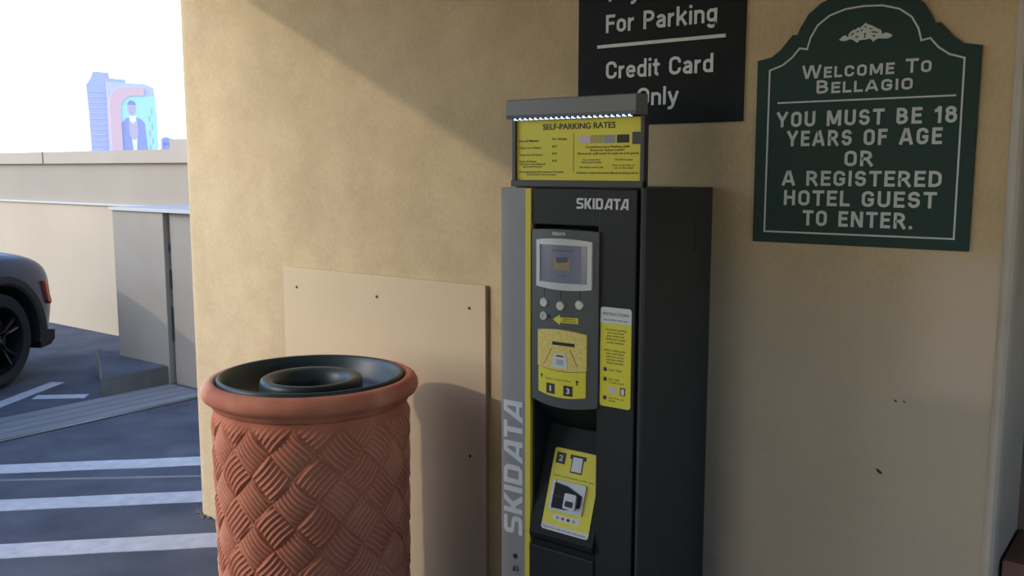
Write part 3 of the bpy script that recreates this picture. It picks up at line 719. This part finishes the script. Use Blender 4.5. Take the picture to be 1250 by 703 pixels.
for a, up in ((-1.440, 0), (-1.323, 1)):
    z = 1.040
    if up: P = [(a, z - .003 + .006), (a + .006, z - .003), (a + .002, z - .003), (a + .002, z - .011), (a - .002, z - .011), (a - .002, z - .003), (a - .006, z - .003)]
    else: P = [(a - .004, z + .006), (a + .004, z + .006), (a, z - .006)]
    pr(bm, P, 0, -.0006, ytf)
tag(fin('small_arrows', bm, 'ink', yl), kind='stuff')

# instruction sticker on the post
st = prism('instruction_sticker', rr(-1.2645, -1.172, .981, 1.2445, .008), F, F - .001, 'yellow', pm)
hp = [(x, z) for x, z in rr(-1.2645, -1.172, .981, 1.2445, .008) if z > 1.2] + [(-1.2645, 1.2025), (-1.172, 1.2025)]
prism('sticker_heading', hp, F - .001, F - .0014, 'card_white', st)
Ys = F - .0014
text('sticker_lettering', 'INSTRUCTIONS', -1.256, -1.180, 1.2235, 1.2315, Ys, 'ink', st, depth=.0004)
text('sticker_lettering', 'please follow these steps', -1.254, -1.182, 1.2100, 1.2145, Ys, 'ink', st, depth=.0004)
Ys = F - .001
text('sticker_lettering', 'To pay for parking\nyou must have\nyour ticket and\ncredit card ready\nat this machine', -1.250, -1.187, 1.150, 1.190, Ys, 'ink_soft', st, bold=.01, depth=.0004)
text('sticker_lettering', 'Before exiting take\nyour paid ticket\nwith you to the\nexit lane within\nfifteen minutes', -1.252, -1.187, 1.096, 1.135, Ys, 'ink_soft', st, bold=.01, depth=.0004)
for n, z, t in (('1', 1.080, 'Insert Ticket'), ('2', 1.054, 'Pay with\nCredit Card'), ('3', 1.004, 'Take Ticket and\nReceipt')):
    tile = box('step_tile', -1.2535, -1.2435, Ys - .0004, Ys, z - .005, z + .005, 'ink', st)
    w_ = .045 if '\n' in t else .038
    text('sticker_lettering', t, -1.237, -1.237 + w_, z - (.010 if '\n' in t else .003), z + .004, Ys, 'ink_soft', st, depth=.0004, align='LEFT')
prism('card_picture', rr(-1.238, -1.213, 1.018, 1.034, .003), Ys, Ys - .0004, 'swatch_pink', st)
tp = prism('ticket_picture', rr(-1.203, -1.187, 1.016, 1.036, .001), Ys, Ys - .0004, 'ink', st)
prism('ticket_picture', rr(-1.200, -1.190, 1.018, 1.033, .001), Ys - .0004, Ys - .0008, 'card_white', st)

# lower console with the slanted card reader plate
def lerp(a, b, t): return a + (b - a) * t
T0 = Vector((0, -.325, .835)); T1 = Vector((0, -.4085, .585))     # top and bottom of the slanted surface
bm = bmesh.new()
side = [(-.262, .0), (-.262, .90), (-.302, .90), (T0.y, T0.z), (T1.y, T1.z), (-.407, .572), (-.395, .560), (-.392, .0)]
pr(bm, side, -1.484, -1.275, lambda u, v, d: (d, u, v)); fin('console', bm, 'k_console', pm)
box('lower_door', -1.491, -1.276, -.4005, -.2625, 0, .545, 'k_black', pm, .004)
sl = (T1 - T0).normalized(); nm = Vector((0, sl.z, -sl.y)).normalized()
if nm.y > 0: nm = -nm
Ls = (T1 - T0).length
def ctf(u, v, d):      # u = X, v = distance down the slope from the top, d < 0 outwards
    return T0 + sl * v - nm * d + Vector((u, 0, 0))
ctl = lambda u, v, d: tuple(ctf(u, v, d))
V0, V1 = .018, .246
po = [(x, -z) for x, z in rr(-1.447, -1.292, -V1, -V0, .008)]
pt = prism('card_reader_plate', po, .0, -.002, 'yellow', pm, ctl)
foot = [(x, v) for x, v in po if v > V1 - .02] 
foot = [(-1.447, V1 - .016)] + sorted([p for p in foot if p[0] < -1.4], key=lambda p: (p[1], p[0])) + sorted([p for p in foot if p[0] > -1.4], key=lambda p: (-p[1], p[0])) + [(-1.292, V1 - .016)]
prism('plate_foot', foot, -.002, -.0025, 'card_white', pt, ctl)
def ttf(u, t, d): return ctf(u, -t, d - .002)
tile = prism('number_tile', [(-1.438, V0 + .012), (-1.407, V0 + .012), (-1.407, V0 + .043), (-1.438, V0 + .043)], -.002, -.0026, 'ink', pt, ctl)
text('numeral', '2', -1.429, -1.416, -(V0 + .036), -(V0 + .019), 0, 'card_white', tile, bold=.02, tf=lambda u, t, d: ctf(u, -t, d - .0026), depth=.0005)
prism('ticket_symbol', [(-1.393, V0 + .012), (-1.340, V0 + .012), (-1.340, V0 + .024), (-1.347, V0 + .024), (-1.347, V0 + .062), (-1.386, V0 + .062), (-1.386, V0 + .024), (-1.393, V0 + .024)], -.002, -.0026, 'ink', pt, ctl)
prism('ticket_symbol', [(-1.382, V0 + .018), (-1.351, V0 + .018), (-1.350, V0 + .058), (-1.383, V0 + .058)], -.0026, -.0032, 'card_white', pt, ctl)
text('plate_lettering', 'Insert and remove credit card', -1.436, -1.304, -(V0 + .079), -(V0 + .073), 0, 'ink_soft', pt, tf=ttf, depth=.0005)
text('plate_lettering', 'Payment by credit card only at this machine', -1.440, -1.300, -(V1 - .005), -(V1 - .011), 0, 'ink_soft', pt, tf=lambda u, t, d: ctf(u, -t, d - .0025), depth=.0004)
prism('card_logos', [(x, -z) for x, z in rr(-1.413, -1.325, -(V1 - .030), -(V1 - .046), .006)], -.002, -.0026, 'card_white', pt, ctl)
for a, m_ in ((-1.404, 'swatch_grey'), (-1.386, 'amber'), (-1.368, 'swatch_dark'), (-1.350, 'swatch_grey')):
    prism('card_logo', [(x, -z) for x, z in rr(a, a + .010, -(V1 - .034), -(V1 - .042), .002)], -.0026, -.003, m_, pt, ctl)
# the reader slot unit
ru = prism('card_slot_unit', [(x, -z) for x, z in rr(-1.432, -1.322, -(V0 + .172), -(V0 + .088), .004)], -.002, -.008, 'silver', pt, ctl)
prism('slot_funnel', [(-1.420, V0 + .096), (-1.380, V0 + .100), (-1.330, V0 + .118), (-1.330, V0 + .150), (-1.372, V0 + .164), (-1.420, V0 + .166)], -.008, -.013, 'k_console', ru, ctl)
prism('card_slot', [(-1.420, V0 + .130), (-1.330, V0 + .130), (-1.330, V0 + .134), (-1.420, V0 + .134)], -.013, -.0145, 'k_dark', ru, ctl)
kp = prism('slot_mouth', [(x, -z) for x, z in rr(-1.378, -1.340, -(V0 + .160), -(V0 + .118), .004)], -.013, -.021, 'silver', ru, ctl)
prism('mouth_opening', [(x, -z) for x, z in rr(-1.372, -1.346, -(V0 + .154), -(V0 + .138), .003)], -.021, -.0215, 'k_dark', ru, ctl)
for u, v in ((-1.427, .094), (-1.427, .128), (-1.427, .164)):
    bm = bmesh.new(); cyl(bm, ctf(u + .004, V0 + v, -.008), -nm * -1, .005, .004, 12); fin('rivet', bm, 'card_white', ru)

# header with rate board
hf = empty('hf', (0, 0, 0), None, None); C.objects.unlink(hf); bpy.data.objects.remove(hf)
box('header_back', -1.575, -1.166, -.352, -.334, 1.548, 1.735, 'k_frame', pm, .002)
box('header_frame', -1.578, -1.5665, -.366, -.352, 1.556, 1.735, 'k_frame', pm, .001)
box('header_frame', -1.1725, -1.161, -.366, -.352, 1.556, 1.735, 'k_frame', pm, .001)
box('header_frame', -1.578, -1.161, -.372, -.352, 1.552, 1.5700, 'k_frame', pm, .002)
hood = prism('header_hood', [(-.332, 1.736), (-.387, 1.736), (-.393, 1.745), (-.391, 1.785), (-.381, 1.788), (-.332, 1.788)], -1.579, -1.172, 'k_hood', pm, lambda u, v, d: (d, u, v))
rail = box('led_rail', -1.556, -1.186, -.390, -.372, 1.7335, 1.7370, 'k_dark', hood)
for i in range(22):
    x = -1.549 + i * (.358 / 21)
    bm = bmesh.new(); bx(bm, x - .0030, x + .0030, -.3915, -.380, 1.7315, 1.7365); fin('led', bm, 'led', hood)
rb = box('rate_board', -1.5665, -1.1725, -.358, -.352, 1.5700, 1.732, 'yellow', pm)
D = -.358
text('board_lettering', 'SELF-PARKING RATES', -1.478, -1.250, 1.7055, 1.7215, D, 'ink', rb, bold=.012)
rows = [('First 60 Minutes', 1.680, -1.557, -1.492), ('Over 1 to 4 Hours', 1.661, -1.557, -1.485), ('Over 4 to 24 Hours', 1.642, -1.557, -1.480), ('Over 24 Hours', 1.624, -1.557, -1.500)]
for s, z, a, b in rows: text('board_lettering', s, a, b, z - .006, z, D, 'ink', rb, bold=.006, depth=.0006)
for s, z, a, b in (('No charge', 1.684, -1.447, -1.400), ('$15', 1.664, -1.447, -1.433), ('$18', 1.645, -1.447, -1.433), ('$18', 1.626, -1.447, -1.433)):
    text('board_lettering', s, a, b, z - .006, z, D, 'ink', rb, bold=.006, depth=.0006)
text('board_lettering', 'each day or any additional\nday or part thereof', -1.557, -1.470, 1.603, 1.616, D, 'ink', rb, depth=.0006)
text('board_lettering', 'No overnight parking without registration of the vehicle\nat the front desk or the valet counter', -1.557, -1.410, 1.583, 1.595, D, 'ink_soft', rb, bold=.01, depth=.0006)
box('divider', -1.3790, -1.3780, D - .0006, D, 1.592, 1.695, 'ink_soft', rb)
for a, m_ in ((-1.362, 'swatch_pink'), (-1.325, 'swatch_gold'), (-1.286, 'swatch_grey'), (-1.245, 'swatch_dark')):
    prism('card_swatch', rr(a, a + .036, 1.667, 1.688, .002), D, D - .0007, m_, rb)
prism('phone_swatch', rr(-1.2000, -1.1765, 1.663, 1.694, .002), D, D - .0007, 'k_frame', rb)
text('board_lettering', 'Complimentary Parking with\nRewards Status Level+\n(Rewards will need to scan at exit gate)', -1.365, -1.182, 1.636, 1.661, D, 'ink', rb, bold=.006, depth=.0006)
text('board_lettering', 'You can be here\nPlease park nearby\n \nThis keeps our lot tidy', -1.360, -1.285, 1.601, 1.627, D, 'ink_soft', rb, bold=.01, depth=.0006)
text('board_lettering', 'Hotel Guests\n \nUse room key or\nask at the desk', -1.258, -1.190, 1.601, 1.627, D, 'ink_soft', rb, bold=.01, depth=.0006)
text('board_lettering', 'Lost tickets are charged at the maximum daily rate for each day on the lot', -1.368, -1.182, 1.588, 1.594, D, 'ink_soft', rb, bold=.01, depth=.0006)

# ================================================================== LITTER BIN
bc = (-2.264, -.521)
tb = empty('litter_bin', (bc[0], bc[1], 0), 'round terracotta litter bin with basket weave relief and dark green liner', 'litter bin')
# woven body
NA, r0, ZT = 14, .300, .872
nth, nz = 720, 330
import numpy as np
th = np.linspace(0, 2 * PI, nth, endpoint=False); zz = np.linspace(0.0, ZT, nz)
TH, ZZ = np.meshgrid(th, zz)
wob = .018 * np.sin(5 * TH + 9 * ZZ) + .014 * np.sin(3 * TH - 21 * ZZ)
a = TH * NA / (2 * PI); b_ = (ZZ + .03) / .147
u = a + b_; v = a - b_
u = u + wob; v = v + .015 * np.sin(4 * TH + 15 * ZZ)
iu, iv = np.floor(u), np.floor(v); fu, fv = u - iu, v - iv
even = ((iu + iv) % 2) < .5
along = np.where(even, fu, fv); across = np.where(even, fv, fu)
jit = .5 * np.sin(iu * 12.9898 + iv * 78.233)
arc = .045 * np.sin(PI * along) * np.sign(jit)
s = (across + arc) * 6.4 + .25 + .2 * jit
fr = s - np.floor(s)
ridge = (.5 + .5 * np.cos(2 * PI * (fr - .5))) ** 4.5
edge = np.minimum(1, np.minimum(along, 1 - along) / .07); e2 = np.minimum(1, np.minimum(across, 1 - across) / .05)
pil = np.sin(PI * along) ** .6
topfade = np.clip((ZT - .012 - ZZ) / .03, 0, 1)
h = (ridge * edge * .0050 + pil * .0085 * (.7 + .3 * e2)) * topfade
rad = r0 - .010 * (1 - ZZ / ZT) + h
X = rad * np.cos(TH); Y = rad * np.sin(TH)
co = np.stack([X, Y, ZZ], -1).reshape(-1, 3)
me = bpy.data.meshes.new('body'); nv = nth * nz
idx = np.arange(nv).reshape(nz, nth); nx_ = np.roll(idx, -1, 1)
quads = np.stack([idx[:-1], nx_[:-1], nx_[1:], idx[1:]], -1).reshape(-1, 4)
me.vertices.add(nv); me.vertices.foreach_set('co', co.ravel().astype(np.float32))
me.loops.add(quads.size); me.loops.foreach_set('vertex_index', quads.ravel().astype(np.int32))
me.polygons.add(len(quads)); me.polygons.foreach_set('loop_start', np.arange(0, quads.size, 4, dtype=np.int32))
me.polygons.foreach_set('loop_total', np.full(len(quads), 4, np.int32)); me.update(calc_edges=True)
at = me.attributes.new('ridge', 'FLOAT', 'POINT'); at.data.foreach_set('value', (ridge * edge * topfade).ravel().astype(np.float32))
o = bpy.data.objects.new('body', me); me.materials.append(M['terra']); C.objects.link(o); o.parent = tb
me.polygons.foreach_set('use_smooth', np.ones(len(quads), bool))
# rolled lip
prof = [(.292, .872), (.300, .868), (.308, .874), (.312, .886), (.320, .892), (.333, .900), (.339, .913), (.338, .928), (.331, .941), (.318, .949), (.304, .950), (.296, .945), (.292, .93)]
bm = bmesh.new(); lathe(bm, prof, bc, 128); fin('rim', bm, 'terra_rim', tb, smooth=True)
# liner: outer flange, trough, raised centre ring with the opening
prof = [(.2915, .915), (.2915, .952), (.288, .957), (.282, .957), (.277, .952), (.269, .932), (.256, .895), (.240, .878), (.190, .874), (.170, .877), (.163, .888), (.161, .930), (.158, .940), (.150, .945), (.136, .944), (.122, .938), (.114, .924), (.108, .90), (.104, .80), (.104, .55),
        (.110, .55), (.112, .88), (.2860, .88)]
bm = bmesh.new(); lathe(bm, prof, bc, 128); fin('liner', bm, 'liner', tb, smooth=True)
bm = bmesh.new(); cyl(bm, (bc[0], bc[1], .02), (0, 0, 1), .27, .03, 64); fin('bottom', bm, 'k_dark', tb)
# ash and scraps in the trough
bm = bmesh.new(); bm2 = bmesh.new()
for i in range(46):
    aa = math.radians(random.uniform(8, 62)); r = random.uniform(.20, .262); z = .880 + max(0, (r - .238)) * .95 + .003
    c = Vector((bc[0] + r * math.cos(aa), bc[1] + r * math.sin(aa), z)); s_ = random.uniform(.002, .006)
    q = bmesh.ops.create_icosphere(bm if i % 3 else bm2, subdivisions=1, radius=s_, matrix=Matrix.Translation(c) @ Matrix.Rotation(random.random() * 3, 4, 'Z') @ Matrix.Diagonal((1.6, .8, .6, 1)))
lit = fin('ash_and_scraps', bm, 'ash'); tag(lit, 'pale ash and grit lying in the green liner of the bin', 'ash', kind='stuff')
lit = fin('dark_scraps', bm2, 'leafbit'); tag(lit, 'dark dry scraps lying in the green liner of the bin', 'litter', kind='stuff')

# ================================================================== CAR
HD = math.radians(28)
car = empty('car', (-6.98, .61, 0.007), 'dark blue car with black wheel arch and black alloy wheel at the left edge', 'car', rz=0)
# car frame: s forward, t to the car's right (towards the camera), z up; wheel face at t = 0
fw = Vector((-math.sin(HD), math.cos(HD), 0)); rt = Vector((math.cos(HD), math.sin(HD), 0))
O_ = Vector((-6.98, .61, .007)) - rt * .0
def ct(s, t, z): return O_ + fw * s + rt * t + Vector((0, 0, z))
W = 1.84
# cross sections along s: (s, half width scale, z bottom, z top at centre, z shoulder)
secs = [(.80, .62, .32, .66, .60), (.775, .76, .26, .76, .68), (.71, .88, .22, .87, .80), (.60, .955, .20, .94, .875), (.40, .99, .20, .985, .935), (.1, 1.0, .20, 1.02, .985), (-.3, 1.0, .20, 1.06, 1.01), (-.75, 1.0, .20, 1.09, 1.02),
        (-1.6, 1.0, .20, 1.09, 1.03), (-2.8, 1.0, .22, 1.09, 1.04), (-3.3, .98, .25, 1.08, 1.03), (-3.6, .90, .32, 1.0, .95)]
bm = bmesh.new(); rings = []
for s_, k, zb, zt, zs in secs:
    hw = W / 2 * k; ring = []
    for (f, z) in ((.0, zb), (.80, zb), (.93, zb + .04), (.975, zb + .2), (1.0, (zb + zs) / 2 + .03), (.985, zs - .10), (.955, zs - .03), (.90, zs + .005), (.75, zs + (zt - zs) * .6), (.4, zt), (0, zt + .01)):
        ring.append((f * hw, z))
    full = ring + [(-x_, z) for x_, z in ring[-2:0:-1]]
    rings.append([bm.verts.new(ct(s_, -W / 2 + .02 + x_, z)) for x_, z in full])
n = len(rings[0])
for A, B in zip(rings, rings[1:]):
    for i in range(n): j = (i + 1) % n; bm.faces.new((A[i], A[j], B[j], B[i]))
bm.faces.new(rings[0]); bm.faces.new(rings[-1])
body = fin('body', bm, 'car', car, smooth=False)
md = body.modifiers.new('s', 'SUBSURF'); md.levels = md.render_levels = 2
# wheel wells cut out
bm = bmesh.new()
for s_ in (0, -2.75):
    for t0 in (-.30, -W + .0):
        cyl(bm, ct(s_, t0 - .02, .36) if t0 > -1 else ct(s_, t0 - .1, .36), rt, .415, .40, 48)
bmesh.ops.recalc_face_normals(bm, faces=bm.faces)
mc = bpy.data.meshes.new('c'); bm.to_mesh(mc); bm.free()
cut = bpy.data.objects.new('cut', mc); C.objects.link(cut); cut.location = (0, 0, 0)
body.location = (0, 0, 0)
md = body.modifiers.new('b', 'BOOLEAN'); md.object = cut; md.operation = 'DIFFERENCE'; md.solver = 'EXACT'
dg = bpy.context.evaluated_depsgraph_get(); dg.update()
nm_ = bpy.data.meshes.new_from_object(body.evaluated_get(dg)); body.modifiers.clear()
body.data = nm_; nm_.name = 'body'
for p in nm_.polygons: p.use_smooth = True
try: nm_.set_sharp_from_angle(angle=math.radians(35))
except Exception: pass
C.objects.unlink(cut); bpy.data.objects.remove(cut)
# inner wheel housing
bm = bmesh.new(); cyl(bm, ct(0, -.34, .36), rt, .43, .02, 40); cyl(bm, ct(-2.75, -.34, .36), rt, .43, .02, 40); fin('wheel_housing', bm, 'clad', car)
# cladding arches on the side facing us
def arch(sc):
    bm = bmesh.new(); P = []
    for i in range(33):
        a_ = math.radians(-12 + 204 * i / 32)
        P.append([bm.verts.new(ct(sc + r_ * math.cos(a_), t_, .36 + r_ * math.sin(a_))) for r_, t_ in ((.40, -.16), (.395, .022), (.415, .034), (.462, .034), (.475, .012), (.475, -.16))])
    for A, B in zip(P, P[1:]):
        for k in range(6): bm.faces.new((A[k], A[(k + 1) % 6], B[(k + 1) % 6], B[k]))
    bm.faces.new(P[0]); bm.faces.new(P[-1])
    return fin('arch_cladding', bm, 'clad', car)
arch(0); arch(-2.75)
# sill cladding
bm = bmesh.new(); pr(bm, [(-.03, .18), (.028, .20), (.030, .34), (-.03, .36)], -2.30, -.45, lambda u_, v_, d_: tuple(ct(d_, u_, v_))); fin('sill_cladding', bm, 'clad', car)
bm = bmesh.new(); pr(bm, [(.46, .21), (.58, .22), (.635, .26), (.64, .33), (.47, .36)], -.62, -.03, lambda u_, v_, d_: tuple(ct(u_, d_, v_))); fin('bumper_skirt', bm, 'clad', car)
# wheels
def wheel(sc, t0, side):
    e = bpy.data.objects.new('wheel', None); C.objects.link(e); e.parent = car
    # tyre
    bm = bmesh.new(); prof = [(.255, -.10), (.315, -.115), (.343, -.09), (.35, -.05), (.35, .05), (.343, .09), (.315, .115), (.255, .10)]
    rg = []
    for r_, d_ in prof:
        rg.append([bm.verts.new(ct(sc + r_ * math.cos(2 * PI * i / 48), t0 + d_, .35 + r_ * math.sin(2 * PI * i / 48))) for i in range(48)])
    for k in range(len(rg)):
        A, B = rg[k], rg[(k + 1) % len(rg)]
        for i in range(48): j = (i + 1) % 48; bm.faces.new((A[i], A[j], B[j], B[i]))
    fin('tyre', bm, 'tyre', e)
    bm = bmesh.new(); rg = []
    for r_, d_ in ((.262, .085), (.245, .088), (.238, .06), (.232, -.08), (.262, -.09)):
        rg.append([bm.verts.new(ct(sc + r_ * math.cos(2 * PI * i / 48), t0 + d_ * side, .35 + r_ * math.sin(2 * PI * i / 48))) for i in range(48)])
    for k in range(len(rg)):
        A, B = rg[k], rg[(k + 1) % len(rg)]
        for i in range(48): j = (i + 1) % 48; bm.faces.new((A[i], A[j], B[j], B[i]))
    fin('wheel_rim', bm, 'rim', e)
    bm = bmesh.new(); cyl(bm, ct(sc, t0 - .02 * side, .35), rt * side, .20, .012, 32); fin('brake_disc', bm, 'k_side', e)
    for q in range(5):
        an = 2 * PI * q / 5 + .45
        def st_(u_, v_, d_):  # u radial, v tangential
            return tuple(ct(sc + u_ * math.cos(an) - v_ * math.sin(an), t0 + d_ * side, .35 + u_ * math.sin(an) + v_ * math.cos(an)))
        bm = bmesh.new()
        pr(bm, [(.03, -.022), (.10, -.020), (.24, -.050), (.24, -.026), (.12, -.004)], .03, .075, st_)
        pr(bm, [(.03, .022), (.10, .020), (.24, .050), (.24, .026), (.12, .004)], .03, .075, st_)
        sp = fin('spoke', bm, 'rim', e)
        bm = bmesh.new()
        pr(bm, [(.13, -.024), (.235, -.048), (.235, -.040), (.13, -.018)], .075, .078, st_)
        fin('spoke_edge', bm, 'alloy', sp) if False else fin('spoke_edge', bm, 'alloy', e)
    bm = bmesh.new(); cyl(bm, ct(sc, t0 + .03 * side, .35), rt * side, .045, .05, 24); fin('hub_cap', bm, 'rim', e)
    bm = bmesh.new()
    for q in range(5):
        an = 2 * PI * q / 5 + .45 + .6; cyl(bm, ct(sc + .033 * math.cos(an), t0 + .075 * side, .35 + .033 * math.sin(an)), rt * side, .006, .008, 8)
    fin('wheel_bolts', bm, 'alloy', e)
wheel(0, -.115, 1); wheel(-2.75, -.115, 1); wheel(0, -W + .155, -1); wheel(-2.75, -W + .155, -1)
# glasshouse
bm = bmesh.new(); rings = []
for s_, hw, zt in ((-.72, .60, 1.08), (-1.35, .66, 1.50), (-1.8, .67, 1.58), (-2.9, .65, 1.56), (-3.35, .60, 1.40), (-3.55, .55, 1.06)):
    full = [(.80 if zt > 1.2 else .72, 1.03), (hw + .03, max(1.04, zt - .07)), (hw - .08, zt), (-hw + .08, zt), (-hw - .03, max(1.04, zt - .07)), (-.80 if zt > 1.2 else -.72, 1.03)]
    rings.append([bm.verts.new(ct(s_, -W / 2 + .02 + x_, z)) for x_, z in full])
for A, B in zip(rings, rings[1:]):
    for i in range(6): j = (i + 1) % 6; bm.faces.new((A[i], A[j], B[j], B[i]))
bm.faces.new(rings[0]); bm.faces.new(rings[-1]); fin('windows', bm, 'glass', car)
bm = bmesh.new(); pr(bm, [(-1.4, -.62), (-1.4, .62), (-3.2, .58), (-3.2, -.58)], 1.545, 1.60, lambda u_, v_, d_: tuple(ct(u_, v_ - W / 2 + .02, d_))); fin('roof', bm, 'car', car)
# side marker, headlamp
def side_t(s_):  # approximate body side at nose
    import bisect
    ks = [(-.3, 1.0), (.1, 1.0), (.40, .985), (.60, .94), (.71, .86), (.80, .62)]
    for (a_, ka), (b2, kb2) in zip(ks, ks[1:]):
        if a_ <= s_ <= b2: return -W / 2 + .02 + W / 2 * (ka + (kb2 - ka) * (s_ - a_) / (b2 - a_))
    return 0
bm = bmesh.new()
pr(bm, [(.500, .735), (.535, .715), (.600, .56), (.580, .545), (.545, .575)], -.05, .024, lambda u_, v_, d_: tuple(ct(u_, side_t(u_) + d_, v_))); fin('side_marker', bm, 'amber', car)
bm = bmesh.new(); pr(bm, [(-.25, .60), (-.25, .74), (-.60, .74), (-.55, .60)], .70, .80, lambda u_, v_, d_: tuple(ct(d_ - .02, u_, v_))); fin('headlamp', bm, 'lamp', car)
# rotate body mesh into the car's local frame: the body mesh was moved by link(), nothing else to do

# ================================================================== FAR BUILDINGS
struct(box('ground_city', -1400, 600, 3.2, 1600, -16.2, -16, 'city'), 'distant pale desert city ground far below the deck', 'ground')
tw = empty('tower', (-432, 248, -16), 'hazy lavender glass tower with a pink arch and a printed portrait, beyond the parapet', 'building')
# local frame: e1 to the right along the facade, e2 away from the camera
vdir = Vector((-432, 250.4, 0)).normalized(); ang = math.radians(8)
e2 = (Matrix.Rotation(ang, 3, 'Z') @ vdir); e1 = Vector((e2.y, -e2.x, 0))
Q = Vector((-431, 250.5, 0))
# pixel scale there: one metre is about 2.27 px; x = 0 is at the tower's middle (px 140), z world
def tt(u_, v_, d_): return tuple(Q + e1 * u_ + e2 * d_ + Vector((0, 0, v_)))
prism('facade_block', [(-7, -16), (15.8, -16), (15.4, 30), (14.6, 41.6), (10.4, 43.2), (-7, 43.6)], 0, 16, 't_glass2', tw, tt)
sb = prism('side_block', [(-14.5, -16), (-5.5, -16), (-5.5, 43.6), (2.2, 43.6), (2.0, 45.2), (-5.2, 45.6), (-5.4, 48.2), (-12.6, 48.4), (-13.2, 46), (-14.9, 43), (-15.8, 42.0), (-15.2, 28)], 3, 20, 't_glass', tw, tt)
for k in range(19): prism('floor_band', [(-14.6, -8 + k * 2.6), (-7.1, -8 + k * 2.6), (-7.1, -7.6 + k * 2.6), (-14.6, -7.6 + k * 2.6)], 2.7, 3, 't_glass2', sb, tt)
def arcs(cx_, cz, rx, rz, a0, a1, n=14): return [(cx_ + rx * math.cos(math.radians(a0 + (a1 - a0) * i / n)), cz + rz * math.sin(math.radians(a0 + (a1 - a0) * i / n))) for i in range(n + 1)]
outer = [(-6.3, -16)] + arcs(1.2, 33.0, 7.5, 8.2, 180, 90)
inner = arcs(5.0, 30.6, 6.2, 6.7, 90, 180) + [(-1.2, -16)]
prism('arch', outer + [(9.8, 41.2), (9.8, 37.3)] + inner, -.9, 0, 't_pink', tw, tt)
prism('screen', [(-1.2, -16)] + arcs(5.0, 30.6, 6.2, 6.7, 180, 90) + [(15.0, 37.2), (15.4, -16)], -.35, 0, 't_blue', tw, tt)
pf = tw
prism('printed_suit', [(-1.1, -16), (-1.1, 24.2), (1.0, 26.2), (2.6, 27.2), (5.2, 27.2), (8.0, 26.0), (9.6, 24.0), (12.2, -16)], -.42, -.35, 't_suit', pf, tt)
prism('printed_shirt', [(2.3, 27.6), (5.6, 27.6), (5.9, 20), (5.2, 8), (4.0, 8), (2.9, 20)], -.48, -.42, 't_white', pf, tt)
prism('printed_vest', [(2.3, 25.5), (4.0, 23.8), (6.0, 25.5), (6.5, 19), (5.2, 16), (3.6, 16), (2.1, 19)], -.54, -.48, 't_skin', pf, tt)
prism('printed_head', arcs(3.8, 31.0, 1.9, 3.4, 0, 340, 18), -.48, -.42, 't_skin', pf, tt)
prism('printed_hair', arcs(3.8, 32.4, 2.05, 2.6, 10, 170, 10), -.54, -.48, 't_hair', pf, tt)
for s_ in (-.75, .75): prism('printed_eye', arcs(3.8 + s_, 31.3, .32, .2, 0, 330, 8), -.54, -.48, 't_hair', pf, tt)
prism('printed_mouth', [(3.2, 29.5), (4.4, 29.5), (4.2, 29.1), (3.4, 29.1)], -.54, -.48, 't_hair', pf, tt)
for k in range(10): prism('mullion', [(11.6 + (k % 2) * 1.2, -4 + k * 3.6), (11.9 + (k % 2) * 1.2, -4 + k * 3.6), (11.9 + (k % 2) * 1.2, -1 + k * 3.6), (11.6 + (k % 2) * 1.2, -1 + k * 3.6)], -.5, -.35, 't_suit', pf, tt)
lb = empty('low_block', (-418, 270, -16), 'small hazy lavender block right of the tower on the skyline', 'building')
def t2(u_, v_, d_): return tuple(Q + e1 * u_ + e2 * (d_ + 10) + Vector((0, 0, v_)))
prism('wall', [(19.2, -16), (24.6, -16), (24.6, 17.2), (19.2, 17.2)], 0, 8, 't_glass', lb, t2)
prism('window_band', [(19.8, 13.8), (24.0, 13.8), (24.0, 15.2), (19.8, 15.2)], -.3, 0, 't_suit', lb, t2)
prism('roof_plant', [(20.4, 17.2), (23, 17.2), (23, 18.0), (20.4, 18.0)], 2, 6, 't_glass2', lb, t2)
